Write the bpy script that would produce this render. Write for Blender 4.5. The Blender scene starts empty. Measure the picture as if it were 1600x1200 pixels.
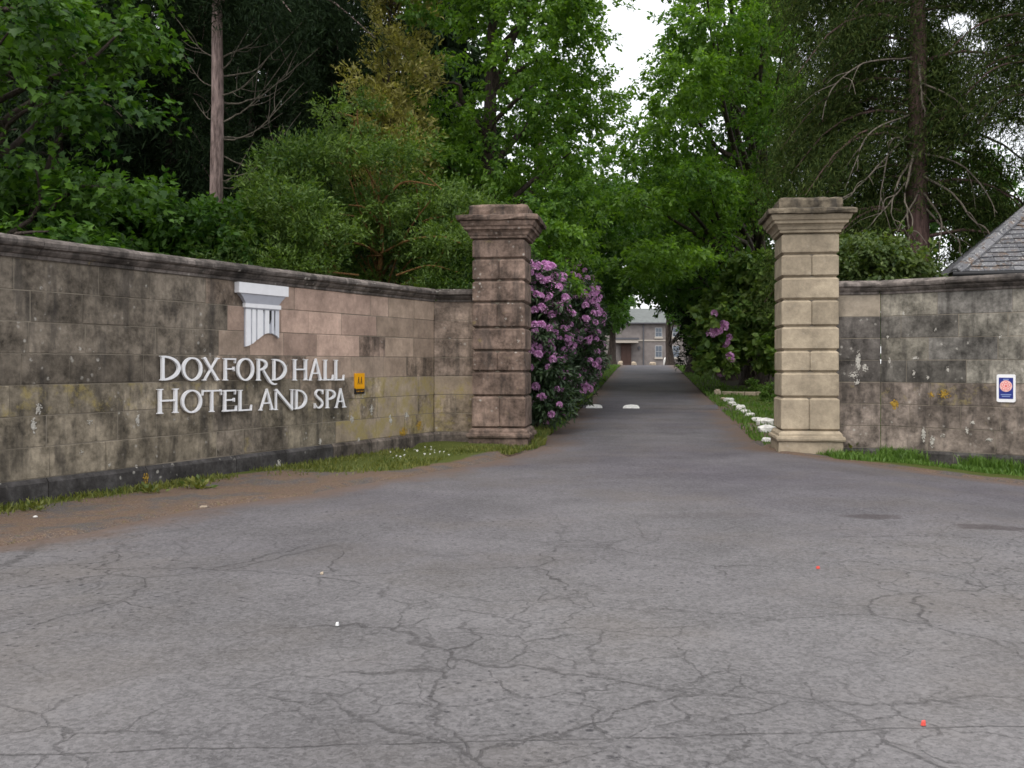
import bpy, math, random
import numpy as np
from mathutils import Vector, Matrix

random.seed(7)
RNG = np.random.default_rng(11)
SC = bpy.context.scene
COL = SC.collection

# ------------------------------------------------------------------ camera, light, exposure
F, CH = 1550.0, 1.54            # focal length in pixels of the 1600 px wide photograph, eye height
HY = 568.0                      # horizon row
cam_d = bpy.data.cameras.new('camera')
cam = bpy.data.objects.new('camera', cam_d)
COL.objects.link(cam)
cam.location = (0, 0, CH)
cam.rotation_euler = (math.radians(90), 0, 0)
cam_d.sensor_width = 36.0
cam_d.lens = 36.0 * F / 1600.0
cam_d.shift_y = (HY - 600.0) / 1600.0
cam_d.clip_end = 4000
SC.camera = cam

SUN_EL, SUN_AZ = math.radians(58), math.radians(205)   # azimuth: direction the light comes from, clockwise from +Y
world = bpy.data.worlds.new('World')
SC.world = world
world.use_nodes = True
wn = world.node_tree
wn.nodes.clear()
sky = wn.nodes.new('ShaderNodeTexSky')
sky.sky_type = 'NISHITA'
sky.sun_disc = False
sky.sun_elevation = SUN_EL
sky.sun_rotation = SUN_AZ
sky.dust_density = 3.0
tc = wn.nodes.new('ShaderNodeTexCoord')
cn = wn.nodes.new('ShaderNodeTexNoise')
cn.inputs['Scale'].default_value = 2.2
cn.inputs['Detail'].default_value = 5
wn.links.new(tc.outputs['Generated'], cn.inputs['Vector'])
cr = wn.nodes.new('ShaderNodeMapRange')
cr.inputs[3].default_value = 0.85
cr.inputs[4].default_value = 1.15
wn.links.new(cn.outputs[0], cr.inputs[0])
cm = wn.nodes.new('ShaderNodeMath'); cm.operation = 'MULTIPLY'
cm.inputs[0].default_value = 4.2              # an even layer of bright cloud
wn.links.new(cr.outputs[0], cm.inputs[1])
cc = wn.nodes.new('ShaderNodeCombineColor')
for i in range(3):
    wn.links.new(cm.outputs[0], cc.inputs[i])
mx = wn.nodes.new('ShaderNodeMix'); mx.data_type = 'RGBA'
mx.inputs[0].default_value = 0.86            # overcast: the cloud layer takes most of the blue out
wn.links.new(sky.outputs[0], mx.inputs[6]); wn.links.new(cc.outputs[0], mx.inputs[7])
bg = wn.nodes.new('ShaderNodeBackground')
bg.inputs[1].default_value = 0.15
wn.links.new(mx.outputs[2], bg.inputs[0])
wo = wn.nodes.new('ShaderNodeOutputWorld')
wn.links.new(bg.outputs[0], wo.inputs[0])

sun_d = bpy.data.lights.new('sun', 'SUN')
sun_d.energy = 0.7
sun_d.angle = math.radians(35)
sun_d.color = (1.0, 0.95, 0.88)
sun = bpy.data.objects.new('sun', sun_d)
COL.objects.link(sun)
sun_dir = Vector((math.sin(SUN_AZ) * math.cos(SUN_EL), math.cos(SUN_AZ) * math.cos(SUN_EL), math.sin(SUN_EL)))
sun.rotation_euler = sun_dir.to_track_quat('Z', 'Y').to_euler()

SC.view_settings.view_transform = 'Standard'
SC.view_settings.look = 'None'
SC.view_settings.gamma = 1.0
SC.view_settings.use_curve_mapping = False
SC.view_settings.exposure = 1.35
SC.render.engine = 'CYCLES'
SC.cycles.use_denoising = True
SC.cycles.max_bounces = 7
SC.cycles.diffuse_bounces = 4
SC.cycles.glossy_bounces = 2
SC.cycles.transmission_bounces = 4
SC.cycles.caustics_reflective = False
SC.cycles.caustics_refractive = False
SC.cycles.filter_width = 1.6

# ------------------------------------------------------------------ helpers
def srgb(r, g, b):
    f = lambda c: (c / 255 / 12.92) if c / 255 < 0.04045 else ((c / 255 + 0.055) / 1.055) ** 2.4
    return (f(r), f(g), f(b))

def tag(o, label=None, cat=None, group=None, kind=None):
    if label: o['label'] = label
    if cat: o['category'] = cat
    if group: o['group'] = group
    if kind: o['kind'] = kind
    return o

def thing(name, label, cat, loc=(0, 0, 0), rz=0.0, group=None):
    o = bpy.data.objects.new(name, None)
    COL.objects.link(o)
    o.empty_display_size = 0.2
    o.location = loc
    o.rotation_euler = (0, 0, rz)
    return tag(o, label, cat, group)

def mesh(name, verts, faces, mat=None, parent=None, loc=(0, 0, 0), rz=0.0, attrs=None, smooth=False, color=None):
    me = bpy.data.meshes.new(name)
    if isinstance(faces, np.ndarray):
        v = np.ascontiguousarray(verts, dtype=np.float32)
        f = np.ascontiguousarray(faces, dtype=np.int32)
        k = f.shape[1]
        me.vertices.add(len(v)); me.vertices.foreach_set('co', v.ravel())
        me.loops.add(f.size); me.loops.foreach_set('vertex_index', f.ravel())
        me.polygons.add(len(f))
        me.polygons.foreach_set('loop_start', np.arange(0, f.size, k, dtype=np.int32))
        me.polygons.foreach_set('loop_total', np.full(len(f), k, dtype=np.int32))
        me.update(calc_edges=True)
    else:
        me.from_pydata([tuple(map(float, p)) for p in verts], [], [tuple(map(int, q)) for q in faces])
        me.update()
    if attrs:
        for an, arr in attrs.items():
            a = me.attributes.new(an, 'FLOAT', 'POINT')
            a.data.foreach_set('value', np.ascontiguousarray(arr, dtype=np.float32))
    if smooth:
        me.polygons.foreach_set('use_smooth', np.ones(len(me.polygons), dtype=bool))
    if mat: me.materials.append(mat)
    return link(name, me, parent, loc, rz, color)

def link(name, me, parent=None, loc=(0, 0, 0), rz=0.0, color=None):
    o = bpy.data.objects.new(name, me)
    COL.objects.link(o)
    o.location = loc
    o.rotation_euler = (0, 0, rz)
    if parent: o.parent = parent
    if color: o.color = color if len(color) == 4 else (*color, 0.0)
    return o

def copy_tree(o, parent=None):
    c = o.copy(); COL.objects.link(c)
    if parent: c.parent = parent
    for ch in o.children:
        copy_tree(ch, c)
    return c

class Geo:
    """collects polygons of any size into one mesh"""
    def __init__(s): s.v, s.f = [], []
    def add(s, vs, fs):
        b = len(s.v); s.v += [tuple(p) for p in vs]; s.f += [tuple(b + i for i in q) for q in fs]
    def box(s, x0, x1, y0, y1, z0, z1):
        s.add([(x0,y0,z0),(x1,y0,z0),(x1,y1,z0),(x0,y1,z0),(x0,y0,z1),(x1,y0,z1),(x1,y1,z1),(x0,y1,z1)],
              [(3,2,1,0),(4,5,6,7),(0,1,5,4),(1,2,6,5),(2,3,7,6),(3,0,4,7)])
    def prism(s, poly, y0, y1):
        """poly in (x, z), counter-clockwise seen from -y; y0 is the front"""
        n = len(poly)
        s.add([(p[0], y0, p[1]) for p in poly] + [(p[0], y1, p[1]) for p in poly],
              [tuple(range(n)), tuple(range(2 * n - 1, n - 1, -1))] + [(i, i + n, (i + 1) % n + n, (i + 1) % n) for i in range(n)])
    def strip(s, left, right, y0, y1):
        """a ribbon between two lists of (x, z) points, extruded from y0 to y1"""
        n = len(left)
        vs = [(p[0], y0, p[1]) for p in left] + [(p[0], y0, p[1]) for p in right] + \
             [(p[0], y1, p[1]) for p in left] + [(p[0], y1, p[1]) for p in right]
        fs = []
        for i in range(n - 1):
            fs += [(i, i + 1, n + i + 1, n + i), (i + 1, i, 2*n + i, 2*n + i + 1), (n + i, n + i + 1, 3*n + i + 1, 3*n + i)]
        fs += [(0, n, 3*n, 2*n), (n - 1 + n, n - 1, 3*n - 1, 4*n - 1)]
        s.add(vs, fs)
    def build(s, name, mat, parent=None, loc=(0,0,0), rz=0.0, color=None, smooth=False):
        return mesh(name, s.v, s.f, mat, parent, loc, rz, color=color, smooth=smooth)

def tube_arrays(pts, rad, sides=7, ridge=0.0, seed=0):
    pts = np.asarray(pts, float); n = len(pts)
    rad = np.broadcast_to(np.asarray(rad, float), (n,))
    d = np.gradient(pts, axis=0); d /= np.linalg.norm(d, axis=1)[:, None] + 1e-9
    ref = np.where(np.abs(d[:, 2:3]) > 0.9, np.array([[1.0, 0, 0]]), np.array([[0, 0, 1.0]]))
    ref = np.tile(ref[:1], (n, 1)) if np.abs(d[0, 2]) > 0.9 and np.all(np.abs(d[:, 0]) < 0.95) else ref
    a = np.cross(d, ref); a /= np.linalg.norm(a, axis=1)[:, None] + 1e-9
    b = np.cross(d, a)
    th = np.linspace(0, 2 * np.pi, sides, endpoint=False)
    rg = np.random.default_rng(seed)
    rr = rad[:, None] * (1 + ridge * rg.normal(size=(n, sides)))
    v = pts[:, None, :] + rr[..., None] * (np.cos(th)[None, :, None] * a[:, None, :] + np.sin(th)[None, :, None] * b[:, None, :])
    i, j = np.meshgrid(np.arange(n - 1), np.arange(sides), indexing='ij')
    j2 = (j + 1) % sides
    f = np.stack([i * sides + j, i * sides + j2, (i + 1) * sides + j2, (i + 1) * sides + j], -1).reshape(-1, 4)
    return v.reshape(-1, 3), f

def merge(parts):
    vs, fs, b = [], [], 0
    for v, f in parts:
        vs.append(v); fs.append(f + b); b += len(v)
    return np.concatenate(vs), np.concatenate(fs)

def smooth_path(p, n):
    """Catmull-Rom through a handful of points"""
    p = np.asarray(p, float)
    q = np.vstack([2 * p[0] - p[1], p, 2 * p[-1] - p[-2]])
    out = []
    segs = len(p) - 1
    for k in np.linspace(0, segs, n):
        i = min(int(k), segs - 1); t = k - i
        a, b, c, d = q[i], q[i + 1], q[i + 2], q[i + 3]
        out.append(0.5 * (2*b + (c - a)*t + (2*a - 5*b + 4*c - d)*t*t + (3*b - a - 3*c + d)*t**3))
    return np.array(out)

# ------------------------------------------------------------------ materials
class Mat:
    def __init__(s, name):
        s.m = bpy.data.materials.new(name); s.m.use_nodes = True
        s.t = s.m.node_tree; s.t.nodes.clear()
        s.out = s.t.nodes.new('ShaderNodeOutputMaterial')
    def n(s, typ, ins=None, **props):
        nd = s.t.nodes.new('ShaderNode' + typ)
        for k, v in props.items(): setattr(nd, k, v)
        for k, v in (ins or {}).items(): s.set(nd, k, v)
        return nd
    def set(s, nd, k, v):
        sock = nd.inputs[k]
        if hasattr(v, 'is_output'): s.t.links.new(v, sock)
        elif isinstance(v, (tuple, list)) and len(v) == 3 and sock.type == 'RGBA': sock.default_value = (*v, 1)
        else: sock.default_value = v
    def noise(s, vec, scale, detail=4, rough=0.55, dist=0.0):
        return s.n('TexNoise', {'Vector': vec, 'Scale': scale, 'Detail': detail, 'Roughness': rough, 'Distortion': dist}).outputs[0]
    def ramp(s, fac, a, b, lo=0.0, hi=1.0):
        return s.n('MapRange', {0: fac, 1: a, 2: b, 3: lo, 4: hi}, clamp=True, interpolation_type='SMOOTHSTEP').outputs[0]
    def math(s, op, a, b=0.0, c=0.0):
        return s.n('Math', {0: a, 1: b, 2: c}, operation=op).outputs[0]
    def mix(s, fac, a, b, blend='MIX'):
        return s.n('Mix', {0: fac, 6: a, 7: b}, data_type='RGBA', blend_type=blend).outputs[2]
    def pos(s): return s.n('NewGeometry').outputs['Position']
    def mapping(s, vec, scale): return s.n('Mapping', {0: vec, 3: scale}).outputs[0]
    def attr(s, name): return s.n('Attribute', attribute_name=name).outputs['Fac']
    def bump(s, h, strength, dist): return s.n('Bump', {'Height': h, 'Strength': strength, 'Distance': dist}).outputs[0]
    def principled(s, color, rough=0.8, normal=None, spec=0.3, metal=0.0):
        p = s.n('BsdfPrincipled', {'Base Color': color, 'Roughness': rough, 'Specular IOR Level': spec, 'Metallic': metal})
        if normal is not None: s.set(p, 'Normal', normal)
        s.t.links.new(p.outputs[0], s.out.inputs[0]); return s.m
    def leaf(s, color, trans, tcol, rough=0.5, spec=0.3):
        p = s.n('BsdfPrincipled', {'Base Color': color, 'Roughness': rough, 'Specular IOR Level': spec})
        tr = s.n('BsdfTranslucent', {'Color': tcol})
        mx_ = s.n('MixShader', {0: trans, 1: p.outputs[0], 2: tr.outputs[0]})
        s.t.links.new(mx_.outputs[0], s.out.inputs[0]); return s.m

def stone_mat(name, streak=0.6, spots=0.5, mott=1.0):
    m = Mat(name)
    oi = m.n('ObjectInfo')
    pos = m.pos()
    n1 = m.noise(pos, 3.0, 5, 0.6)
    n2 = m.noise(pos, 22.0, 4, 0.65)
    n3 = m.noise(m.mapping(pos, (4.0, 4.0, 0.8)), 1.6, 4, 0.6)      # run-down streaks
    n4 = m.noise(pos, 75.0, 2, 0.6)
    base = oi.outputs['Color']
    v = m.math('ADD', m.ramp(n1, 0.28, 0.72, 1 - .42 * mott, 1 + .32 * mott), m.math('ADD', m.ramp(n2, 0.25, 0.75, -0.2 * mott, 0.2 * mott), m.ramp(m.noise(pos, 9.0, 5, 0.7), 0.3, 0.7, -0.22 * mott, 0.24 * mott)))
    c = m.mix(1.0, base, m.n('CombineColor', {0: v, 1: v, 2: v}).outputs[0], 'MULTIPLY')
    c = m.mix(m.math('MULTIPLY', m.ramp(n3, 0.46, 0.7), streak), c, (0.035, 0.032, 0.03))
    wide = m.ramp(m.noise(pos, 0.75, 5, 0.65), 0.32, 0.68, 1 - .3 * mott, 1 + .34 * mott)     # broad weathering across many stones
    c = m.mix(1.0, c, m.n('CombineColor', {0: wide, 1: wide, 2: wide}).outputs[0], 'MULTIPLY')
    # yellow lichen, amount in the object's alpha
    n5 = m.noise(pos, 4.2, 6, 0.7)
    thr = m.math('SUBTRACT', 0.8, m.math('MULTIPLY', oi.outputs['Alpha'], 0.42))
    ly = m.ramp(m.math('SUBTRACT', n5, thr), -0.06, 0.14)
    c = m.mix(m.math('MULTIPLY', ly, 0.75), c, m.mix(n2, (0.33, 0.24, 0.05), (0.3, 0.27, 0.16)))
    # pale crusts
    vo = m.n('TexVoronoi', {'Vector': pos, 'Scale': 9.0, 'Randomness': 1.0}, feature='F1').outputs['Distance']
    n6 = m.noise(pos, 1.9, 3)
    w = m.math('MULTIPLY', m.ramp(vo, 0.26, 0.12), m.ramp(n6, 0.5, 0.62))
    w = m.math('MULTIPLY', w, m.ramp(n2, 0.4, 0.55))
    c = m.mix(m.math('MULTIPLY', w, spots), c, (0.42, 0.4, 0.36))
    h = m.math('ADD', m.math('MULTIPLY', n2, 0.7), m.math('MULTIPLY', n4, 0.5))
    return m.principled(c, 0.9, m.bump(h, 0.55, 0.012), 0.15)

M = {}
M['stone'] = stone_mat('weathered_stone', 0.62, 0.75)
M['pale_stone'] = stone_mat('pale_stone', 0.1, 0.2, 0.4)
M['cap_stone'] = stone_mat('cap_stone', 0.75, 0.8)

def m_mortar():
    m = Mat('mortar'); p = m.pos(); n = m.noise(p, 5, 4); n2 = m.noise(p, 40, 3)
    c = m.mix(n, (0.13, 0.115, 0.095), (0.29, 0.25, 0.195))
    return m.principled(c, 0.95, m.bump(n2, 0.5, 0.01), 0.1)
M['mortar'] = m_mortar()

def m_flat(name, col, rough=0.6, var=0.12, spec=0.3, scale=12.0, bumpd=0.0):
    m = Mat(name); p = m.pos(); n = m.noise(p, scale, 4)
    v = m.ramp(n, 0.2, 0.8, 1 - var, 1 + var)
    c = m.mix(1.0, col, m.n('CombineColor', {0: v, 1: v, 2: v}).outputs[0], 'MULTIPLY')
    nm = m.bump(m.noise(p, scale * 4, 3), 0.5, bumpd) if bumpd else None
    return m.principled(c, rough, nm, spec)
M['white_paint'] = m_flat('white_painted_metal', (0.8, 0.8, 0.82), 0.45, 0.04)
M['grey_paint'] = m_flat('grey_painted_metal', (0.4, 0.41, 0.46), 0.5, 0.05)
M['soft_grey'] = m_flat('pale_grey_paint', (0.62, 0.63, 0.68), 0.5, 0.05)
M['black_paint'] = m_flat('black_paint', (0.012, 0.012, 0.014), 0.5, 0.1)
M['yellow_paint'] = m_flat('yellow_sign_face', (0.78, 0.36, 0.01), 0.4, 0.05)
M['blue_paint'] = m_flat('blue_sign_face', (0.018, 0.03, 0.2), 0.4, 0.08)
M['paleblue_paint'] = m_flat('pale_blue_print', (0.2, 0.27, 0.5), 0.4, 0.1, scale=90)
M['rose_red'] = m_flat('rose_red_print', (0.72, 0.16, 0.16), 0.4, 0.08)
M['rose_pink'] = m_flat('rose_pink_print', (0.82, 0.5, 0.47), 0.4, 0.08)
M['white_stone'] = m_flat('whitewashed_stone', (0.66, 0.65, 0.62), 0.85, 0.28, 0.2, 9.0, 0.01)
M['tan_stone'] = m_flat('tan_stone', (0.4, 0.33, 0.25), 0.85, 0.25, 0.2, 9.0, 0.01)
M['red_plastic'] = m_flat('red_plastic', (0.7, 0.09, 0.07), 0.4, 0.1)
M['paper'] = m_flat('white_paper', (0.75, 0.75, 0.75), 0.7, 0.1)
M['road_white'] = m_flat('worn_white_road_paint', (0.8, 0.79, 0.76), 0.8, 0.25, 0.2, 14.0)
M['lichen_white'] = m_flat('white_lichen', (0.42, 0.4, 0.36), 0.95, 0.3, 0.1, 30.0, 0.008)
M['lichen_yellow'] = m_flat('yellow_lichen', (0.33, 0.21, 0.04), 0.95, 0.35, 0.1, 30.0, 0.008)
M['house_wall'] = m_flat('far_house_sandstone', (0.2, 0.178, 0.17), 0.9, 0.2, 0.1, 1.5)
M['house_sill'] = m_flat('pale_sill', (0.42, 0.38, 0.33), 0.8, 0.1)
M['house_slate'] = m_flat('far_house_slate', (0.13, 0.14, 0.135), 0.7, 0.15, 0.3, 2.0)
M['dark_wood'] = m_flat('dark_timber_door', (0.06, 0.032, 0.025), 0.6, 0.2)
M['white_frame'] = m_flat('white_window_frame', (0.42, 0.42, 0.42), 0.5, 0.05)
M['glass'] = m_flat('dark_window_glass', (0.08, 0.1, 0.13), 0.12, 0.1, 0.6)
M['lead'] = m_flat('lead_flashing', (0.09, 0.09, 0.1), 0.6, 0.15)

def m_slate():
    m = Mat('old_slate'); oi = m.n('ObjectInfo'); p = m.pos()
    n = m.noise(p, 9, 5, 0.65); n2 = m.noise(p, 3.2, 4)
    c = m.mix(oi.outputs['Random'], (0.075, 0.076, 0.084), (0.15, 0.15, 0.16))
    c = m.mix(m.math('MULTIPLY', m.ramp(n, 0.48, 0.6), m.ramp(n2, 0.42, 0.6)), c, (0.13, 0.092, 0.068))
    c = m.mix(m.math('MULTIPLY', m.ramp(m.noise(p, 26, 4), 0.58, 0.66), 0.7), c, (0.42, 0.42, 0.4))
    return m.principled(c, 0.75, m.bump(n, 0.4, 0.01), 0.3)
M['slate'] = m_slate()

def m_asphalt():
    m = Mat('old_asphalt'); p = m.pos()
    sx = m.n('SeparateXYZ', {0: p})
    nbig = m.noise(p, 0.14, 4, 0.6)
    nmid = m.noise(p, 0.8, 6, 0.65)
    nf = m.noise(p, 30, 4, 0.75)
    ng = m.noise(p, 95, 3, 0.8)
    c = m.mix(m.ramp(nbig, 0.3, 0.7), (0.084, 0.077, 0.089), (0.128, 0.121, 0.127))
    c = m.mix(m.ramp(m.math('ADD', sx.outputs[1], m.math('MULTIPLY', m.math('SUBTRACT', nmid, 0.5), 3.0)), 13.0, 5.0), c, m.mix(m.ramp(nbig, 0.3, 0.7), (0.118, 0.112, 0.115), (0.165, 0.158, 0.159)))
    # grey stone chips showing through the binder
    chip = m.n('TexVoronoi', {'Vector': p, 'Scale': 55.0, 'Randomness': 1.0}, feature='F1')
    cv = m.n('SeparateColor', {0: chip.outputs['Color']}).outputs[0]
    v = m.math('ADD', m.ramp(nmid, 0.25, 0.75, 0.8, 1.18), m.math('ADD', m.ramp(nf, 0.25, 0.75, -0.2, 0.2), m.math('ADD', m.ramp(ng, 0.2, 0.8, -0.2, 0.2), m.ramp(cv, 0.0, 1.0, -0.16, 0.2))))
    c = m.mix(1.0, c, m.n('CombineColor', {0: v, 1: v, 2: v}).outputs[0], 'MULTIPLY')
    c = m.mix(m.math('MULTIPLY', m.ramp(m.noise(p, 0.5, 4, 0.6), 0.45, 0.7), 0.3), c, (0.125, 0.105, 0.085))
    # open dark pits where the binder has worn away
    vs = m.n('TexVoronoi', {'Vector': p, 'Scale': 15.0, 'Randomness': 1.0}, feature='F1').outputs['Distance']
    pit = m.math('MULTIPLY', m.ramp(vs, 0.36, 0.1), m.ramp(m.noise(p, 0.4, 4), 0.42, 0.6))
    pit = m.math('MULTIPLY', pit, m.ramp(m.noise(p, 16, 4, 0.75), 0.46, 0.6))
    c = m.mix(m.math('MULTIPLY', pit, 0.8), c, (0.022, 0.021, 0.026))
    # crack network: crazing inside larger cracks, broken and ragged
    w1 = m.noise(p, 1.6, 3, 0.6); w1b = m.noise(m.mapping(p, (-1, 1, 1)), 1.7, 3, 0.6)
    w2 = m.noise(p, 16.0, 4, 0.75); w2b = m.noise(m.mapping(p, (-1, 1, 1)), 15.0, 4, 0.75)
    o = lambda a, b: m.math('ADD', m.math('MULTIPLY', m.math('SUBTRACT', a, 0.5), 0.55), m.math('MULTIPLY', m.math('SUBTRACT', b, 0.5), 0.07))
    off = m.n('CombineXYZ', {0: o(w1, w2), 1: o(w1b, w2b), 2: 0.0}).outputs[0]
    flat = m.mapping(m.n('VectorMath', {0: p, 1: off}, operation='ADD').outputs[0], (1, 1, 0))
    def net(sc, wd): return m.ramp(m.n('TexVoronoi', {'Vector': flat, 'Scale': sc, 'Randomness': 1.0}, feature='DISTANCE_TO_EDGE').outputs['Distance'], wd, wd * 0.15)
    k1 = m.math('MULTIPLY', net(0.8, 0.009), m.ramp(m.noise(p, 0.35, 3), 0.38, 0.52))
    k2 = m.math('MULTIPLY', net(2.1, 0.022), m.ramp(m.noise(p, 0.3, 3, 0.5), 0.4, 0.54))
    kk = m.math('MULTIPLY', m.math('MAXIMUM', m.math('MULTIPLY', k1, 1.0), m.math('MULTIPLY', k2, 0.75)), m.ramp(w2, 0.3, 0.55))
    kk = m.math('MULTIPLY', kk, m.ramp(sx.outputs[1], 11.5, 7.0, 0.12, 1.0))
    # soft dark bleed round the cracks
    halo = m.math('MULTIPLY', m.math('MULTIPLY', net(0.8, 0.07), m.ramp(m.noise(p, 0.35, 3), 0.42, 0.56)), m.ramp(nf, 0.4, 0.65))
    halo = m.math('MULTIPLY', halo, m.ramp(sx.outputs[1], 11.5, 7.0, 0.1, 1.0))
    c = m.mix(m.math('MULTIPLY', halo, 0.14), c, (0.05, 0.046, 0.048))
    # long joint where the drive meets the road
    jx = m.noise(m.mapping(p, (1, 0, 0)), 0.9, 4, 0.6)
    yl = m.math('SUBTRACT', sx.outputs[1], m.math('ADD', m.math('ADD', 4.0, m.math('MULTIPLY', sx.outputs[0], 0.07)), m.math('ADD', m.math('MULTIPLY', m.math('SUBTRACT', jx, 0.5), 0.2), m.math('MULTIPLY', m.math('SUBTRACT', w2, 0.5), 0.02))))
    kk = m.math('MAXIMUM', kk, m.math('MULTIPLY', m.ramp(m.math('ABSOLUTE', yl), 0.01, 0.002), m.ramp(m.noise(p, 5, 4, 0.7), 0.3, 0.55)))
    c = m.mix(m.math('MULTIPLY', kk, 0.5), c, (0.03, 0.027, 0.027))
    # two sunken patches before the gate
    for (x, y, a, b) in ((3.6, 9.85, 0.35, 0.22), (4.5, 9.25, 0.5, 0.2), (1.9, 9.9, 0.9, 0.25)):
        dx = m.math('DIVIDE', m.math('SUBTRACT', sx.outputs[0], x), a)
        dy = m.math('DIVIDE', m.math('SUBTRACT', sx.outputs[1], y), b)
        r = m.math('ADD', m.math('ADD', m.math('MULTIPLY', dx, dx), m.math('MULTIPLY', dy, dy)), m.math('MULTIPLY', m.math('SUBTRACT', m.noise(p, 5, 4), 0.5), 2.6))
        c = m.mix(m.ramp(r, 1.0, 0.25, 0.0, 0.6 if a < 0.8 else 0.2), c, (0.04, 0.03, 0.03))
    # dirt washed on to the edges
    ed = m.math('ADD', m.attr('edge'), m.math('MULTIPLY', m.math('SUBTRACT', m.noise(p, 1.1, 6, 0.72), 0.5), 1.7))
    dirt = m.mix(nf, (0.1, 0.066, 0.05), (0.15, 0.105, 0.08))
    c = m.mix(m.math('MULTIPLY', m.ramp(ed, 0.8, -0.1), 0.85), c, dirt)
    h = m.math('SUBTRACT', m.math('ADD', m.math('MULTIPLY', nf, 0.5), m.math('ADD', m.math('MULTIPLY', ng, 0.4), m.math('MULTIPLY', cv, 0.25))), m.math('MULTIPLY', m.math('MAXIMUM', kk, pit), 0.9))
    return m.principled(c, 0.85, m.bump(h, 0.8, 0.012), 0.25)
M['asphalt'] = m_asphalt()

def m_ground():
    m = Mat('verge_soil'); p = m.pos()
    n = m.noise(p, 3.0, 6, 0.7); n2 = m.noise(p, 30, 4, 0.7)
    g = m.math('ADD', m.attr('grassy'), m.math('MULTIPLY', m.math('SUBTRACT', n, 0.5), 0.8))
    soil = m.mix(n2, (0.098, 0.066, 0.05), (0.175, 0.125, 0.095))
    soil = m.mix(m.ramp(m.noise(p, 1.4, 6, 0.75), 0.46, 0.62), soil, m.mix(n2, (0.07, 0.062, 0.062), (0.12, 0.11, 0.108)))
    soil = m.mix(m.math('MULTIPLY', m.ramp(m.noise(p, 17, 4, 0.7), 0.55, 0.7), 0.6), soil, (0.12, 0.11, 0.03))
    soil = m.mix(m.math('MULTIPLY', m.ramp(m.noise(p, 60, 3, 0.8), 0.56, 0.66), 0.7), soil, (0.3, 0.24, 0.18))
    soil = m.mix(m.math('MULTIPLY', m.ramp(m.noise(p, 45, 3, 0.8), 0.44, 0.36), 0.75), soil, (0.045, 0.03, 0.022))
    green = m.mix(n2, (0.045, 0.06, 0.014), (0.1, 0.115, 0.03))
    c = m.mix(m.ramp(g, 0.3, 0.65), soil, green)
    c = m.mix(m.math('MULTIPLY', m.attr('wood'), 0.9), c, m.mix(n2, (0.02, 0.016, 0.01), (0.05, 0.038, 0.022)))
    return m.principled(c, 0.95, m.bump(n2, 0.7, 0.03), 0.1)
M['ground'] = m_ground()

def m_leaf(name, c0, c1, trans=0.35, tsc=(1.5, 1.6, 0.5), rough=0.5, spec=0.3):
    m = Mat(name); t = m.attr('tint')
    c = m.mix(t, c0, c1)
    tcol = m.mix(1.0, c, tsc, 'MULTIPLY')
    return m.leaf(c, trans, tcol, rough, spec)
M['maple_leaf'] = m_leaf('maple_leaf', (0.014, 0.05, 0.009), (0.1, 0.2, 0.026), 0.36)
M['lime_leaf'] = m_leaf('lime_leaf', (0.042, 0.11, 0.02), (0.17, 0.29, 0.05), 0.45)
M['dark_leaf'] = m_leaf('dark_broad_leaf', (0.026, 0.075, 0.015), (0.09, 0.185, 0.03), 0.4)
M['fir_needle'] = m_leaf('fir_needle', (0.007, 0.015, 0.007), (0.02, 0.036, 0.014), 0.1, rough=0.8, spec=0.08)
M['pine_needle'] = m_leaf('green_pine_needle', (0.03, 0.075, 0.018), (0.155, 0.235, 0.05), 0.34)
M['cypress_needle'] = m_leaf('brown_green_cypress', (0.016, 0.034, 0.01), (0.07, 0.094, 0.026), 0.22, rough=0.8, spec=0.08)
M['sunlit_needle'] = m_leaf('sunlit_cypress', (0.1, 0.092, 0.028), (0.42, 0.39, 0.125), 0.32)  # sunlight on a dark cypress, put into the leaf colour
M['rhodo_leaf'] = m_leaf('rhododendron_leaf', (0.014, 0.034, 0.014), (0.045, 0.08, 0.03), 0.12, rough=0.4, spec=0.4)
M['rhodo_leaf_light'] = m_leaf('lit_rhododendron_leaf', (0.06, 0.13, 0.032), (0.23, 0.32, 0.08), 0.32, rough=0.45)  # lit look put into the leaf colour, offsetting shade from the trees above
M['petal'] = m_leaf('purple_petal', (0.56, 0.26, 0.52), (0.86, 0.58, 0.8), 0.32, (1.2, 1.0, 1.2))
M['grass'] = m_leaf('grass_blade', (0.05, 0.085, 0.014), (0.2, 0.2, 0.05), 0.25)
M['lawn'] = m_leaf('lawn_blade', (0.06, 0.13, 0.02), (0.13, 0.22, 0.04), 0.3)
M['elder_leaf'] = m_leaf('elder_leaf', (0.04, 0.075, 0.022), (0.13, 0.175, 0.05), 0.3)
M['daisy'] = m_leaf('daisy_petal', (0.7, 0.7, 0.68), (0.8, 0.8, 0.78), 0.2, (1, 1, 1))

def m_bark(name, a, b, sc=(9, 9, 1.5)):
    m = Mat(name); p = m.pos(); n = m.noise(m.mapping(p, sc), 2.2, 5, 0.65)
    c = m.mix(m.ramp(n, 0.3, 0.7), a, b)
    return m.principled(c, 0.9, m.bump(n, 0.8, 0.03), 0.15)
M['bark_pink'] = m_bark('pinkish_grey_bark', (0.09, 0.065, 0.06), (0.36, 0.27, 0.25))
M['bark_dark'] = m_bark('dark_bark', (0.03, 0.024, 0.02), (0.09, 0.07, 0.06))
M['bark_red'] = m_bark('red_brown_bark', (0.045, 0.029, 0.026), (0.13, 0.083, 0.075))
M['twig_pale'] = m_bark('pale_dead_wood', (0.075, 0.065, 0.052), (0.185, 0.16, 0.13))
M['twig_orange'] = m_bark('orange_brown_twig', (0.14, 0.075, 0.03), (0.3, 0.17, 0.07))
M['bark_green'] = m_bark('mossy_bark', (0.07, 0.06, 0.04), (0.14, 0.13, 0.08))

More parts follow.
